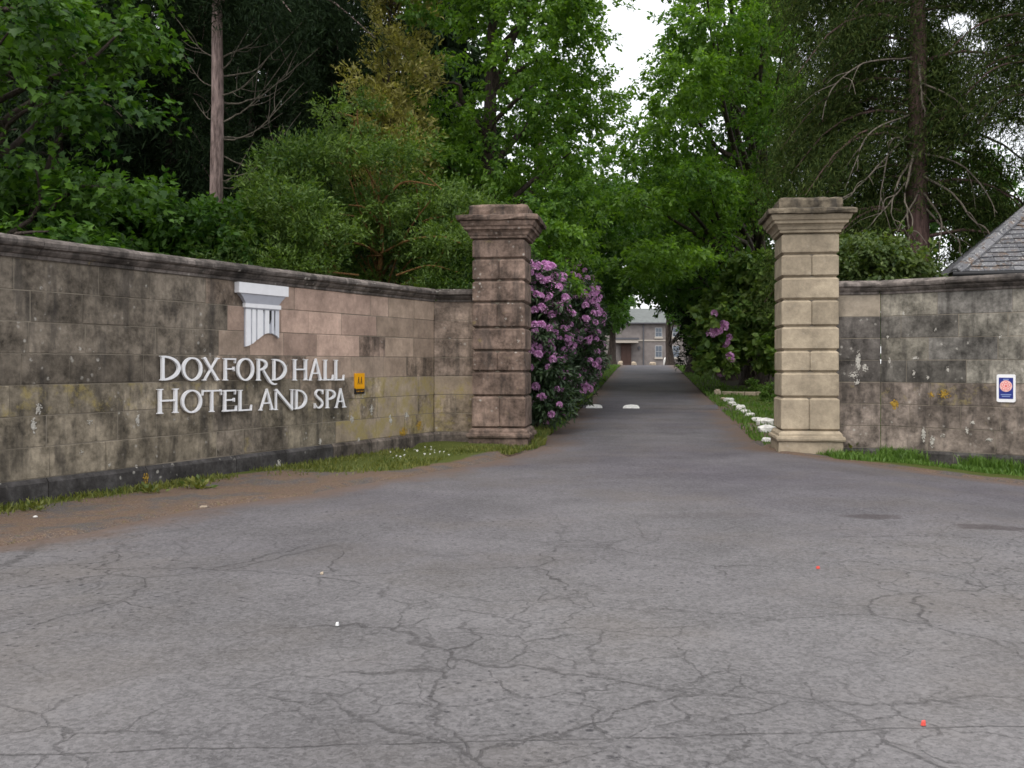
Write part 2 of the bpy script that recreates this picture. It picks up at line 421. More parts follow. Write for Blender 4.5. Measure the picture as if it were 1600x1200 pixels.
# ------------------------------------------------------------------ terrain
GA = math.radians(7.7)                       # the gate and drive turn 7.7 degrees to the right
GU = np.array([math.cos(GA), -math.sin(GA)]); GV = np.array([math.sin(GA), math.cos(GA)])
_py = np.arange(-100, 700, 0.5)
_pz = np.interp(_py, [-100, 0, 17, 22, 29, 36, 50, 62, 72, 80, 95, 130, 700], [0, 0, 0, .06, .21, .38, .76, 1.1, 1.34, 1.4, 1.3, 1.2, 1.2])
_k = np.ones(13) / 13
_pz = np.convolve(np.pad(_pz, 6, 'edge'), _k, 'valid')
def H(x, y):
    x = np.asarray(x, float); y = np.asarray(y, float)
    z = np.interp(y, _py, _pz)
    return z - 0.06 * np.clip(x - 4.4, 0, 4.5) * np.clip((21 - y) / 4, 0, 1) * np.clip((y + 5) / 12, 0, 1)

def cx(y): return 2.45 + (y - 17.3) * math.tan(GA)
XL = np.array([(-90,-90),(2.5,-90),(4.2,-22),(5.4,-11),(6.7,-6.9),(8.0,-4.4),(8.8,-3.95),(10.3,-3.3),(11.5,-2.45),(13.1,-1.55),(15.2,-.4),(17.0,.3),(18.2,.62),(20,.72),(23,cx(23)-2.0),(60,cx(60)-2.0),(76,cx(76)-2.0),(90,cx(90)-3),(100,cx(100)-8),(127,cx(120)-12)])
XR = np.array([(-90,90),(8,90),(9.2,20),(11.0,11.3),(12.5,8.7),(13.7,7.15),(14.8,6.25),(16.2,5.3),(16.8,4.75),(17.5,4.5),(19,4.62),(23,cx(23)+2.0),(60,cx(60)+2.0),(76,cx(76)+2.0),(90,cx(90)+3),(100,cx(100)+8),(127,cx(120)+12)])
def xl(y): return np.interp(y, XL[:, 0], XL[:, 1])
def xr(y): return np.interp(y, XR[:, 0], XR[:, 1])

def ground_at(px, py):
    """where the ray through a pixel of the photograph meets the ground"""
    Y = 3.0
    while Y < 200:
        X = (px - 800) / F * Y
        if CH + (HY - py) / F * Y <= H(X, Y): break
        Y += 0.02
    return X, Y, float(H(X, Y))

def vnoise(x, y, s, seed=0):
    r = np.random.default_rng(seed); t = r.random((64, 64))
    x = np.asarray(x) / s; y = np.asarray(y) / s
    i = np.floor(x).astype(int); j = np.floor(y).astype(int)
    u = x - i; v = y - j; u = u*u*(3-2*u); v = v*v*(3-2*v)
    g = lambda a, b: t[a % 64, b % 64]
    return (g(i, j)*(1-u)*(1-v) + g(i+1, j)*u*(1-v) + g(i, j+1)*(1-u)*v + g(i+1, j+1)*u*v)

# left and right wall lines (visible face)
LW_C = np.array([-1.42, 18.05]); LW_D = np.array([3.9, 7.72]); LW_D /= np.linalg.norm(LW_D)
RW_C = np.array([6.30, 16.95]); RW_D = np.array([1.7, -1.45]); RW_D /= np.linalg.norm(RW_D)
def dist_left_wall(x, y):      # metres in front of the left wall face
    nx, ny = LW_D[1], -LW_D[0]
    return (x - LW_C[0]) * nx + (y - LW_C[1]) * ny
def dist_right_wall(x, y):
    nx, ny = RW_D[1], -RW_D[0]
    return (x - RW_C[0]) * nx + (y - RW_C[1]) * ny

def build_ground():
    xs = np.concatenate([[-1500, -600, -250, -120, -60, -40], np.arange(-30, -10, 1.0), np.arange(-10, 13, 0.16), np.arange(13, 30, 1.0), [35, 45, 60, 120, 250, 600, 1500]])
    ys = np.concatenate([[-400, -120, -40, -10], np.arange(0, 38, 0.17), np.arange(38, 90, 1.0), np.arange(90, 140, 3.0), [150, 180, 250, 400, 800, 1800]])
    X, Y = np.meshgrid(xs, ys)
    d = np.maximum(xl(Y) - X, X - xr(Y))
    dn = d + (vnoise(X, Y, 0.9, 1) - 0.5) * 0.5 + (vnoise(X, Y, 0.35, 2) - 0.5) * 0.3
    t = np.clip((dn + 0.14) / 0.3, 0, 1); t = t * t * (3 - 2 * t)
    Z = H(X, Y) + (-0.06 + 0.1 * t) + t * ((vnoise(X, Y, 1.1, 3) - 0.5) * 0.05 + (vnoise(X, Y, 0.4, 4) - 0.5) * 0.025)
    Z += np.where((Y > 17.5) & (X < 0) , 0.06, 0) * t
    dl = dist_left_wall(X, Y); dr = dist_right_wall(X, Y)
    grassy = np.clip((d - 0.28) / 0.35, 0, 1)
    leftzone = (X < 1) & (Y < 18.6)
    gl = np.clip(1.1 - dl / 0.42, 0, 1)
    g2 = np.clip((Y - 13.2) / 1.6, 0, 1) * np.clip((d - 0.35) / 0.4, 0, 1)
    grassy = np.where(leftzone, np.maximum(gl, g2), grassy)
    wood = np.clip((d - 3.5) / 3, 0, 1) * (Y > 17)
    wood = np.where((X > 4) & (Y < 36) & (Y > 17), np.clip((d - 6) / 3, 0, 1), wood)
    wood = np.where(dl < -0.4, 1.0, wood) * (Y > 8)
    ny, nx = X.shape
    i, j = np.meshgrid(np.arange(ny - 1), np.arange(nx - 1), indexing='ij')
    f = np.stack([i*nx + j, i*nx + j + 1, (i+1)*nx + j + 1, (i+1)*nx + j], -1).reshape(-1, 4)
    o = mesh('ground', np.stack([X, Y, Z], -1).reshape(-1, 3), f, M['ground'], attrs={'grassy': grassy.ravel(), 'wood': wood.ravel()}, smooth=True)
    tag(o, 'brown soil and mossy verge beside the tarmac', kind='structure')

    ys = np.concatenate([[-80, -40, -15, -5], np.arange(0, 40, 0.2), np.arange(40, 126, 0.8)])
    gx = np.concatenate([[-90, -60, -40, -28, -20, -15], np.arange(-12, 26, 0.3), [28, 32, 38, 50, 70, 90]])
    Y = np.repeat(ys[:, None], len(gx), 1)
    X = np.clip(np.repeat(gx[None, :], len(ys), 0), xl(Y), xr(Y))
    Z = H(X, Y) + 0.02
    ed = np.minimum(X - xl(Y), xr(Y) - X)
    ed = np.where(Y < 7.6, 3.0, ed)
    ny, nx = X.shape
    i, j = np.meshgrid(np.arange(ny - 1), np.arange(nx - 1), indexing='ij')
    f = np.stack([i*nx + j, i*nx + j + 1, (i+1)*nx + j + 1, (i+1)*nx + j], -1).reshape(-1, 4)
    o = mesh('road', np.stack([X, Y, Z], -1).reshape(-1, 3), f, M['asphalt'], attrs={'edge': ed.ravel()}, smooth=True)
    tag(o, 'cracked grey tarmac forecourt narrowing into the drive', kind='structure')
build_ground()

# ------------------------------------------------------------------ masonry
def block_mesh(name, w, h, d, ch, jit=0.0):
    """a stone with its front at y = 0, centred on x, base at z = 0, chamfered arrises and uneven corners"""
    r = lambda: random.uniform(-jit, jit)
    x0, x1 = -w / 2, w / 2
    c = [ch * random.uniform(0.7, 1.4) for _ in range(4)]
    inner = [(x0 + c[0] + r(), r() * .4, c[0] + r()), (x1 - c[1] + r(), r() * .4, c[1] + r()), (x1 - c[2] + r(), r() * .4, h - c[2] + r()), (x0 + c[3] + r(), r() * .4, h - c[3] + r())]
    rim = [(x0, ch, 0), (x1, ch, 0), (x1, ch, h), (x0, ch, h)]
    back = [(x0, d, 0), (x1, d, 0), (x1, d, h), (x0, d, h)]
    v = inner + rim + back
    f = [(0, 1, 2, 3)]
    for i in range(4):
        j = (i + 1) % 4
        f += [(4 + i, 4 + j, j, i), (8 + i, 8 + j, 4 + j, 4 + i)]
    f.append((11, 10, 9, 8))
    me = bpy.data.meshes.new(name); me.from_pydata(v, [], f); me.update()
    return me

def stone_obj(name, me, mat, parent, loc, rz, color, alpha=0.0):
    if not me.materials: me.materials.append(mat)
    o = link(name, me, parent, loc, rz, (*color, alpha))
    return o

class Run:
    """one straight run of wall; s along the face, the thing's own frame is the world"""
    def __init__(self, p0, d, length):
        self.p0 = np.asarray(p0, float); self.d = np.asarray(d, float) / np.linalg.norm(d); self.L = length
        self.rz = math.atan2(self.d[1], self.d[0])
        self.n = np.array([self.d[1], -self.d[0]])          # towards the road
    def at(self, s, out=0.0, z=0.0):
        p = self.p0 + self.d * s + self.n * out
        return (float(p[0]), float(p[1]), z)
    def px(self, px, py):
        """(s, z) of the face under a pixel of the photograph"""
        k = (px - 800) / F
        # p0.x + d.x s = k (p0.y + d.y s)
        s = (k * self.p0[1] - self.p0[0]) / (self.d[0] - k * self.d[1])
        Y = self.p0[1] + self.d[1] * s
        return float(s), float(CH + (HY - py) / F * Y)
    def topx(self, s, z):
        p = self.p0 + self.d * s
        return 800 + F * p[0] / p[1], HY - (z - CH) / p[1] * F

def build_run(run, par, zg, zp, zt, courses, colour, s0=0.0, s1=None, lens=(0.5, 1.15), plinth_out=0.045, coping=True, mat='stone', endcap=(0, 0)):
    """zg ground, zp top of plinth, zt underside of coping"""
    s1 = run.L if s1 is None else s1
    g = Geo(); g.box(s0 + 0.01, s1 - 0.01, 0.0045, 0.40, zg - 0.3, zt + 0.02)
    g.build('mortar_core', M['mortar'], par, run.at(0), run.rz)
    g = Geo(); g.box(s0 + 0.01, s1 - 0.01, -plinth_out + 0.012, 0.02, zg - 0.3, zp - 0.05)
    g.build('plinth_core', M['mortar'], par, run.at(0), run.rz)
    hs = [(zt - zp) / courses] * courses
    z = zp
    for k, h in enumerate(hs):
        s = s0; first = True
        while s < s1 - 1e-4:
            w = random.uniform(*lens) * (0.55 if first and k % 2 else 1); first = False
            if s1 - (s + w) < 0.35: w = s1 - s
            gap = random.uniform(0.003, 0.006)
            me = block_mesh('stone', w - 2 * gap, h - 2 * gap, 0.2, 0.0045, 0.006)
            mid = s + w / 2
            col, al = colour(mid, z + h / 2)
            stone_obj('stone', me, M['pale_stone' if col[0] > 0.28 else mat], par, run.at(mid, random.uniform(-0.002, 0.004), z + gap), run.rz, col, al)
            s += w
        z += h
    # plinth with a weathered top edge
    s = s0
    while s < s1 - 1e-4:
        w = random.uniform(1.0, 1.6)
        if s1 - (s + w) < 0.6: w = s1 - s
        a, b = -w / 2 + 0.006, w / 2 - 0.006
        zz = zg - 0.25
        po = plinth_out + random.uniform(-.003, .003)
        prof = [(0.03, zz), (-po, zz), (-po, zp - 0.05), (-po + 0.012, zp - 0.035), (-0.004, zp - 0.004), (0.03, zp - 0.004)]
        v = [(a, y, zq) for y, zq in prof] + [(b, y, zq) for y, zq in prof]
        n = len(prof)
        f = [tuple(range(n - 1, -1, -1)), tuple(range(n, 2 * n))] + [(i, (i + 1) % n, (i + 1) % n + n, i + n) for i in range(n)]
        f = [tuple(reversed(q)) for q in f]
        col, al = colour(s + w / 2, zp - 0.15)
        mesh('plinth_stone', v, f, M[mat], par, run.at(s + w / 2), run.rz, color=(*col, al))
        s += w
    if coping:
        s = s0 + endcap[0]; e = s1 + endcap[1]
        while s < e - 1e-4:
            w = random.uniform(0.95, 1.35)
            if e - (s + w) < 0.6: w = e - s
            coping_stone(run, par, s, w, zt)
            s += w

def coping_stone(run, par, s, w, zt):
    a, b = -w / 2 + 0.003, w / 2 - 0.003
    jz = random.uniform(-0.006, 0.006)
    prof = [(0.42, 0.0), (0.02, 0.0), (-0.025, 0.003), (-0.028, 0.04), (-0.05, 0.05), (-0.085, 0.085), (-0.09, 0.11), (-0.125, 0.118), (-0.14, 0.14), (-0.142, 0.175), (-0.12, 0.2), (-0.02, 0.235), (0.15, 0.25), (0.42, 0.23)]
    prof = [(y, z + (jz if z > 0.12 else 0)) for y, z in prof]
    n = len(prof); v = []
    xs = np.linspace(a, b, 5)
    for x in xs:
        for (y, z) in prof:
            q = 0.005 if 0.1 < z < 0.24 else 0.0
            v.append((x, y + random.uniform(-q, q), z + random.uniform(-q, q)))
    f = [tuple(range(n)), tuple(range(len(v) - 1, len(v) - n - 1, -1))]
    for k in range(len(xs) - 1):
        f += [(k*n + i, (k+1)*n + i, (k+1)*n + (i + 1) % n, k*n + (i + 1) % n) for i in range(n)]
    c = random.uniform(0.8, 1.25)
    col = (0.125 * c, 0.108 * c, 0.098 * c)
    mesh('coping_stone', v, f, M['cap_stone'], par, run.at(s + w / 2, 0, zt), run.rz, color=(*col, 0.25))

# ---- left wall
LWL = 13.0
LRUN = Run(LW_C - LW_D * LWL, LW_D, LWL)
LRET = Run(LW_C + np.array([0.0, 0.0]), np.array([0.78, -0.03]), 0.80)
left_wall = thing('stone_wall', 'tall dark ashlar wall carrying the white hotel lettering', 'wall', LRUN.at(0), 0)
def world_child(par):
    """children built in world space stay put under a moved, unrotated thing"""
    return par
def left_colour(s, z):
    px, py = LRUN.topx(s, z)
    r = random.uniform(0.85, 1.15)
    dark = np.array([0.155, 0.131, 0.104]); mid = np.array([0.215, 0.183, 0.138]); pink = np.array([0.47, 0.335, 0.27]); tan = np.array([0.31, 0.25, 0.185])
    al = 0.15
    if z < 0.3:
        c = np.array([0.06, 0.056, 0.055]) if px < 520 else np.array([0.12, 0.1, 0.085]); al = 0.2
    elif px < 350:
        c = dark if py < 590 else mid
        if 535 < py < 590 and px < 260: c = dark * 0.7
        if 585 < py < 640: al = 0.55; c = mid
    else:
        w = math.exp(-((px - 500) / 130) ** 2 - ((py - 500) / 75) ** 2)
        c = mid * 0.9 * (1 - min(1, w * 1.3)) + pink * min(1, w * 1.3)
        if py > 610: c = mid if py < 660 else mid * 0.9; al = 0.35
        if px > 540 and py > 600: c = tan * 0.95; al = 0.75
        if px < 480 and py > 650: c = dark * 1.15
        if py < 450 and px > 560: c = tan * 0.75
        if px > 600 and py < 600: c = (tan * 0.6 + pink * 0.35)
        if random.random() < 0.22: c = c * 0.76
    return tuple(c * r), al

# ---- right wall
RRET = Run((5.55, 17.05), np.array([0.75, -0.10]), 0.757)
RWL = 9.0
RRUN = Run(RW_C, RW_D, RWL)
right_wall = thing('stone_wall', 'greenish black ashlar wall under the slate roof, bearing the small blue sign', 'wall', RRUN.at(0), 0)
def right_colour(s, z):
    px, py = RRUN.topx(s, z); r = random.uniform(0.88, 1.14)
    if z < 0.12: return (0.06 * r, 0.056 * r, 0.053 * r), 0.1
    if py < 600:
        c = np.array([0.122, 0.113, 0.1]) if random.random() < 0.6 else np.array([0.172, 0.158, 0.13]); al = 0.1
        if px > 1480: c = c * 1.2 + 0.03
    else:
        c = np.array([0.2, 0.165, 0.14]); al = 0.5 if py < 640 else 0.2
    return tuple(c * r), al
def rret_colour(s, z):
    r = random.uniform(0.85, 1.15)
    if z > 2.3: return (0.30, 0.255, 0.2), 0.0
    if z < 0.12: return (0.06, 0.056, 0.053), 0.1
    if z > 1.3: return (0.11 * r, 0.099 * r, 0.09 * r), 0.05
    return (0.2 * r, 0.165 * r, 0.14 * r), 0.3
def lret_colour(s, z):
    r = random.uniform(0.8, 1.15)
    if z < 0.3: return (0.12 * r, 0.1 * r, 0.085 * r), 0.3
    if z < 1.2: return (0.25 * r, 0.2 * r, 0.15 * r), 0.6
    return (0.27 * r, 0.21 * r, 0.17 * r), 0.3

class Sub:
    """lets world-space builders hang parts on a thing standing at an offset"""
def reparent_shift(par):
    off = Vector(par.location)
    for ch in par.children:
        ch.location = Vector(ch.location) - off
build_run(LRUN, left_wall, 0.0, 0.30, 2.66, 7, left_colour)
build_run(LRET, left_wall, 0.05, 0.30, 2.66, 7, lret_colour, lens=(0.7, 0.9), endcap=(0.05, 0))
build_run(RRET, right_wall, -0.05, 0.10, 2.72, 7, rret_colour, lens=(0.7, 0.9), endcap=(0, -0.03))
build_run(RRUN, right_wall, -0.2, 0.10, 2.72, 7, right_colour)

def lichen(run, par, px, py, w, h, mat, out=0.006):
    """a crust of small irregular flecks, thickest in its middle"""
    s, z = run.px(px, py); Yd = run.p0[1] + run.d[1] * s
    k = Yd / F
    w *= k; h *= k
    g = Geo()
    for q in range(max(3, int(5 + 90 * w * h / 0.05))):
        a = random.uniform(0, 6.28); rr = random.random() ** 0.7
        x0, z0 = math.cos(a) * w * .5 * rr, math.sin(a) * h * .5 * rr
        r0 = random.uniform(.004, .014) * (1.5 - rr) * min(1.5, 0.6 + (w + h) / .3)
        n = 7; el = random.uniform(.8, 1.8) if h > w else random.uniform(.6, 1.2)
        pts = []
        for i in range(n):
            t = 2 * math.pi * i / n; e = random.uniform(0.55, 1.2)
            pts.append((x0 + math.cos(t) * r0 * e, z0 + math.sin(t) * r0 * e * el))
        lift = random.uniform(.0005, .003)
        v = [(x, 0.004, zz) for x, zz in pts] + [(x0 + (x - x0) * .6, -lift, z0 + (zz - z0) * .6) for x, zz in pts]
        g.add(v, [tuple(range(n, 2 * n))] + [(i, (i + 1) % n, (i + 1) % n + n, i + n) for i in range(n)])
    g.build('lichen_crust', M[mat], par, run.at(s, out, z), run.rz)
for (px, py, w, h) in ((127, 707, 9, 8), (171, 726, 8, 7), (60, 640, 12, 20), (52, 665, 10, 30), (215, 655, 8, 24), (140, 660, 14, 9), (500, 690, 8, 10), (550, 655, 10, 12), (580, 640, 7, 18), (610, 655, 9, 20), (635, 650, 14, 14), (492, 703, 12, 9), (272, 655, 5, 5), (560, 690, 9, 14)):
    lichen(LRUN, left_wall, px, py, w, h, 'lichen_white')
lichen(LRUN, left_wall, 432, 731, 14, 26, 'lichen_white', 0.052)
lichen(LRUN, left_wall, 223, 747, 12, 18, 'lichen_yellow', 0.052)
for (px, py, w, h) in ((630, 675, 26, 16), (605, 690, 34, 16), (655, 665, 20, 18)):
    lichen(LRUN, left_wall, px, py, w, h, 'lichen_yellow')
for (px, py, w, h) in ((1341, 565, 9, 38), (1333, 586, 16, 12), (1352, 575, 10, 14), (1339, 597, 9, 10)):
    lichen(RRET, right_wall, px, py, w, h, 'lichen_white')
for (px, py, w, h) in ((1428, 584, 4, 14), (1450, 590, 5, 8), (1481, 578, 4, 12), (1462, 515, 5, 6), (1412, 490, 5, 6), (1387, 527, 4, 8), (1390, 565, 3, 16), (1520, 660, 9, 8), (1511, 672, 5, 14), (1473, 681, 7, 8), (1545, 687, 12, 6), (1443, 680, 6, 26), (1457, 690, 8, 22), (1562, 526, 6, 8), (1430, 560, 12, 6)):
    lichen(RRUN, right_wall, px, py, w, h, 'lichen_white')
for (px, py, w, h) in ((1476, 616, 24, 14), (1455, 617, 12, 10), (1398, 632, 14, 16)):
    lichen(RRUN, right_wall, px, py, w, h, 'lichen_yellow')
reparent_shift(left_wall); reparent_shift(right_wall)

# ---- gate pillars
def square_lathe(prof, seg=4, jit=0.0, sharp=True):
    """square mouldings: list of (half width, z); the sides are split so that edges can be worn"""
    v, f = [], []
    m = 4 * seg
    for (h, z) in prof:
        for side in range(4):
            for k in range(seg):
                t = -1 + 2 * k / seg
                x, y = [(t, -1), (1, t), (-t, 1), (-1, -t)][side]
                q = jit
                v.append((x * h + random.uniform(-q, q), y * h + random.uniform(-q, q), z + random.uniform(-q, q)))
    for i in range(len(prof) - 1):
        f += [(i*m + k, i*m + (k + 1) % m, (i+1)*m + (k + 1) % m, (i+1)*m + k) for k in range(m)]
    f += [tuple(range(m - 1, -1, -1)), tuple(range((len(prof) - 1) * m, len(prof) * m))]
    return v, f

def rust_block(x0, x1, y0, y1, z0, z1, cz, cxv):
    """rusticated block: chamfered horizontal arrises cz, smaller chamfer cxv on vertical ones"""
    j = lambda: random.uniform(-0.0015, 0.0015)
    rings = [(z0, cz), (z0 + cz * 0.9, 0), (z1 - cz * 0.9, 0), (z1, cz)]
    v, f = [], []
    for z, ins in rings:
        a, b, c, d = x0 + ins, x1 - ins, y0 + ins, y1 - ins
        e = cxv
        v += [(p[0] + j(), p[1] + j(), z + j()) for p in ((a + e, c), (b - e, c), (b, c + e), (b, d - e), (b - e, d), (a + e, d), (a, d - e), (a, c + e))]
    for i in range(3):
        f += [(i*8 + k, i*8 + (k + 1) % 8, (i+1)*8 + (k + 1) % 8, (i+1)*8 + k) for k in range(8)]
    f += [tuple(range(7, -1, -1)), tuple(range(24, 32))]
    return v, f

def pillar(label, centre, base_col, mat, darkness):
    zs = [0.385, 0.955, 1.39, 1.765, 2.175, 2.63, 3.02, 3.41, 3.77]
    t = thing('gate_pillar', label, 'pillar', (centre[0], centre[1], 0), -GA, 'gate pillars')
    def colr(f=1.0): 
        q = random.uniform(0.86, 1.14) * f
        return (base_col[0] * q, base_col[1] * q, base_col[2] * q)
    hw = 0.475
    g = Geo(); g.box(-hw + .045, hw - .045, -hw + .045, hw - .045, -0.3, 4.0)
    g.build('core', M['mortar'], t)
    v, f = square_lathe([(0.535, -0.3), (0.535, 0.19), (0.525, 0.205)], 4, 0.006)
    mesh('plinth_block', v, f, M[mat], t, color=(*colr(0.8), 0.2))
    v, f = square_lathe([(0.53, 0.206), (0.565, 0.22), (0.575, 0.25), (0.565, 0.285), (0.53, 0.3), (0.525, 0.34), (0.49, 0.375), (0.485, 0.384)], 4, 0.003)
    mesh('base_moulding', v, f, M[mat], t, color=(*colr(0.9), 0.2))
    for k in range(8):
        z0, z1 = zs[k] + 0.002, zs[k + 1] - 0.002
        split = (k % 2 == 0) if k < 7 else False
        h = hw + (0.012 if k == 0 else 0)
        if split:
            sp = random.uniform(-0.03, 0.03)
            cells = [(-h, sp - 0.002, -h, h), (sp + 0.002, h, -h, h)]
        else:
            cells = [(-h, h, -h, h)]
        for (a, b, c, d) in cells:
            v, f = rust_block(a, b, c, d, z0, z1, 0.042, 0.012 if split else 0.006)
            mesh('stone', v, f, M[mat], t, color=(*colr(), 0.1 + darkness * 0.2))
    v, f = square_lathe([(0.475, 3.772), (0.505, 3.78), (0.51, 3.82), (0.53, 3.83), (0.545, 3.875), (0.575, 3.91), (0.61, 3.925), (0.615, 3.975), (0.64, 3.985), (0.66, 4.03), (0.668, 4.07)], 3, 0.002)
    mesh('cornice', v, f, M[mat], t, color=(*colr(0.95), 0.0))
    v, f = square_lathe([(0.668, 4.072), (0.725, 4.08), (0.735, 4.12), (0.73, 4.155), (0.66, 4.175), (0.55, 4.19)], 9, 0.009)
    mesh('cap_slab', v, f, M['cap_stone'], t, color=(*(np.array(base_col) * (0.4 if darkness < 0.5 else 0.7)), 0.2))
    v, f = square_lathe([(0.53, 4.185), (0.53, 4.25), (0.525, 4.33), (0.50, 4.37), (0.42, 4.385)], 9, 0.012)
    mesh('top_block', v, f, M['cap_stone'], t, color=(*(np.array(base_col) * (0.4 if darkness < 0.5 else 0.7)), 0.25))
    return t
def centre_from_front(px, Yf):
    p = np.array([(px - 800) / F * Yf, Yf]) + GV * 0.475
    return p
pillar('dark weathered stone gate pillar beside the purple rhododendron', centre_from_front(779, 17.7), (0.18, 0.13, 0.105), 'stone', 1.0)
pillar('clean pale sandstone gate pillar at the end of the white stones', centre_from_front(1266, 16.95), (0.36, 0.3, 0.22), 'pale_stone', 0.0)

# ------------------------------------------------------------------ hotel sign letters
TK, TN, SF, ST = 0.135, 0.068, 0.075, 0.05        # thick, thin, serif reach, serif height in cap heights
class Glyph(Geo):
    def __init__(s): super().__init__(); s.k = 0
    def ribbon(s, pts, wd):
        pts = np.asarray(pts, float); d = np.gradient(pts, axis=0); d /= np.linalg.norm(d, axis=1)[:, None] + 1e-9
        nrm = np.stack([-d[:, 1], d[:, 0]], 1); w = np.broadcast_to(np.asarray(wd, float), (len(pts),))[:, None] / 2
        s.k += 1
        y0 = -0.030 - 0.0007 * s.k
        s.strip((pts - nrm * w).tolist(), (pts + nrm * w).tolist(), y0, 0.0 + 0.0003 * s.k)
    def serif(s, x, y, wd, up):
        """a thin flared foot at the end of a stem"""
        a = wd / 2 + SF; b = wd / 2 + 0.012
        yy = y + (ST * 0.9 if not up else -ST * 0.9)
        poly = [(x - a, y), (x + a, y), (x + a, y + (0.03 if not up else -0.03)), (x + b, yy), (x - b, yy), (x - a, y + (0.03 if not up else -0.03))]
        if up: poly = poly[::-1]
        s.k += 1
        s.prism(poly, -0.030 - 0.0007 * s.k, 0.0003 * s.k)
    def stem(s, x, y0=0.0, y1=1.0, wd=TK, bot=True, top=True):
        s.ribbon([(x, y0), (x, (y0 + y1) / 2), (x, y1)], [wd * 1.08, wd * 0.96, wd * 1.08])
        if bot: s.serif(x, y0, wd, False)
        if top: s.serif(x, y1, wd, True)
    def ring(s, cx_, cy_, rx, ry, a0, a1, thick=TK, thin=TN, n=26):
        th = np.linspace(a0, a1, n)
        w = thin + (thick - thin) * np.abs(np.cos(th)) ** 1.3
        p = np.stack([cx_ + (rx - thick / 2) * np.cos(th), cy_ + (ry - thin / 2) * np.sin(th)], 1)
        s.ribbon(p, w)
def glyph(ch, w):
    g = Glyph(); PI = math.pi
    if ch == 'H':
        a = SF + TK / 2; g.stem(a); g.stem(w - a); g.ribbon([(a, .52), (w - a, .52)], TN)
    elif ch == 'O':
        g.ring(w / 2, .5, w / 2, .52, 0, 2 * PI, TK * 1.05, n=44)
    elif ch == 'D':
        a = SF + TK / 2; g.stem(a)
        g.ring(a, .5, w - a, .5, -PI / 2, PI / 2, TK * 1.05)
    elif ch == 'X':
        g.ribbon([(.12 * w, 1), (.88 * w, 0)], TK); g.ribbon([(.86 * w, 1), (.12 * w, 0)], TN)
        for x, u in ((.13 * w, True), (.86 * w, True), (.12 * w, False), (.87 * w, False)): g.serif(x, 1.0 if u else 0.0, 0.08, u)
    elif ch == 'F':
        a = SF + TK / 2; g.stem(a); g.ribbon([(a, .967), (w, .967)], TN); g.ribbon([(w - .02, 1.0), (w - .035, .78)], [.05, .03])
        g.ribbon([(a, .52), (w * .84, .52)], TN); g.ribbon([(w * .84, .62), (w * .84, .42)], [.05, .05])
    elif ch == 'E':
        a = SF + TK / 2; g.stem(a, top=False, bot=False); g.ribbon([(0.0, .967), (w * .93, .967)], TN); g.ribbon([(w * .92, 1.0), (w * .9, .78)], [.05, .03])
        g.ribbon([(a, .53), (w * .82, .53)], TN); g.ribbon([(w * .82, .62), (w * .82, .44)], .045)
        g.ribbon([(0.0, .033), (w * .97, .033)], TN); g.ribbon([(w * .96, 0.0), (w, .25)], [.06, .03])
    elif ch == 'L':
        a = SF + TK / 2; g.stem(a, bot=False); g.ribbon([(0.0, .033), (w * .97, .033)], TN); g.ribbon([(w * .95, 0.0), (w, .27)], [.06, .03])
    elif ch == 'T':
        g.stem(w / 2, top=False); g.ribbon([(0, .967), (w, .967)], TN); g.ribbon([(.03, 1.02), (.0, .76)], [.05, .03]); g.ribbon([(w - .03, 1.02), (w, .76)], [.05, .03])
    elif ch == 'A':
        g.ribbon([(w * .5, 1.03), (w * .86, 0)], [TK * .75, TK * 1.05]); g.ribbon([(w * .52, 1.0), (w * .12, 0)], TN)
        g.ribbon([(w * .26, .34), (w * .74, .34)], TN * .9); g.serif(w * .12, 0, .07, False); g.serif(w * .86, 0, TK, False)
    elif ch == 'N':
        a = SF + TN / 2; g.stem(a, wd=TN); g.stem(w - a, wd=TN, bot=False); g.ribbon([(a - .02, 1.0), (w - a + .01, -.03)], TK)
    elif ch == 'P':
        a = SF + TK / 2; g.stem(a); g.ring(a, .72, w - a, .28, -PI / 2, PI / 2, TK)
    elif ch == 'R':          # with a long swash leg
        a = SF + TK / 2; bw_ = w * 0.62; g.stem(a); g.ring(a, .73, bw_ - a, .27, -PI / 2, PI / 2, TK)
        p = smooth_path([(bw_ * .62, .47, 0), (bw_ * .98, .15, 0), (w * .82, -.1, 0), (w * 1.02, -.19, 0), (w * 1.18, -.17, 0)], 16)[:, :2]
        g.ribbon(p, np.concatenate([np.linspace(.09, TK, 6), np.linspace(TK, .03, 10)]))
    elif ch == 'S':
        p = smooth_path([(w * .84, .8, 0), (w * .62, .965, 0), (w * .3, .93, 0), (w * .17, .74, 0), (w * .4, .56, 0), (w * .68, .42, 0), (w * .84, .24, 0), (w * .66, .06, 0), (w * .34, .035, 0), (w * .12, .2, 0)], 34)[:, :2]
        t = np.linspace(0, 1, 34); g.ribbon(p, TN + (TK - TN) * np.exp(-((t - .5) / .2) ** 2))
        g.ribbon([(w * .87, .98), (w * .84, .74)], [.03, .05]); g.ribbon([(w * .1, .28), (w * .08, .02)], [.05, .03])
    return g
z4 = lambda x, y: (220 + x / 4.0, 420 + y / 4.0)
sign = thing('sign_lettering', 'raised white serif letters reading DOXFORD HALL HOTEL AND SPA on the dark wall', 'sign', LRUN.at(LRUN.px(243, 600)[0], 0.0, 0.9), LRUN.rz)
S0 = LRUN.px(243, 600)[0]
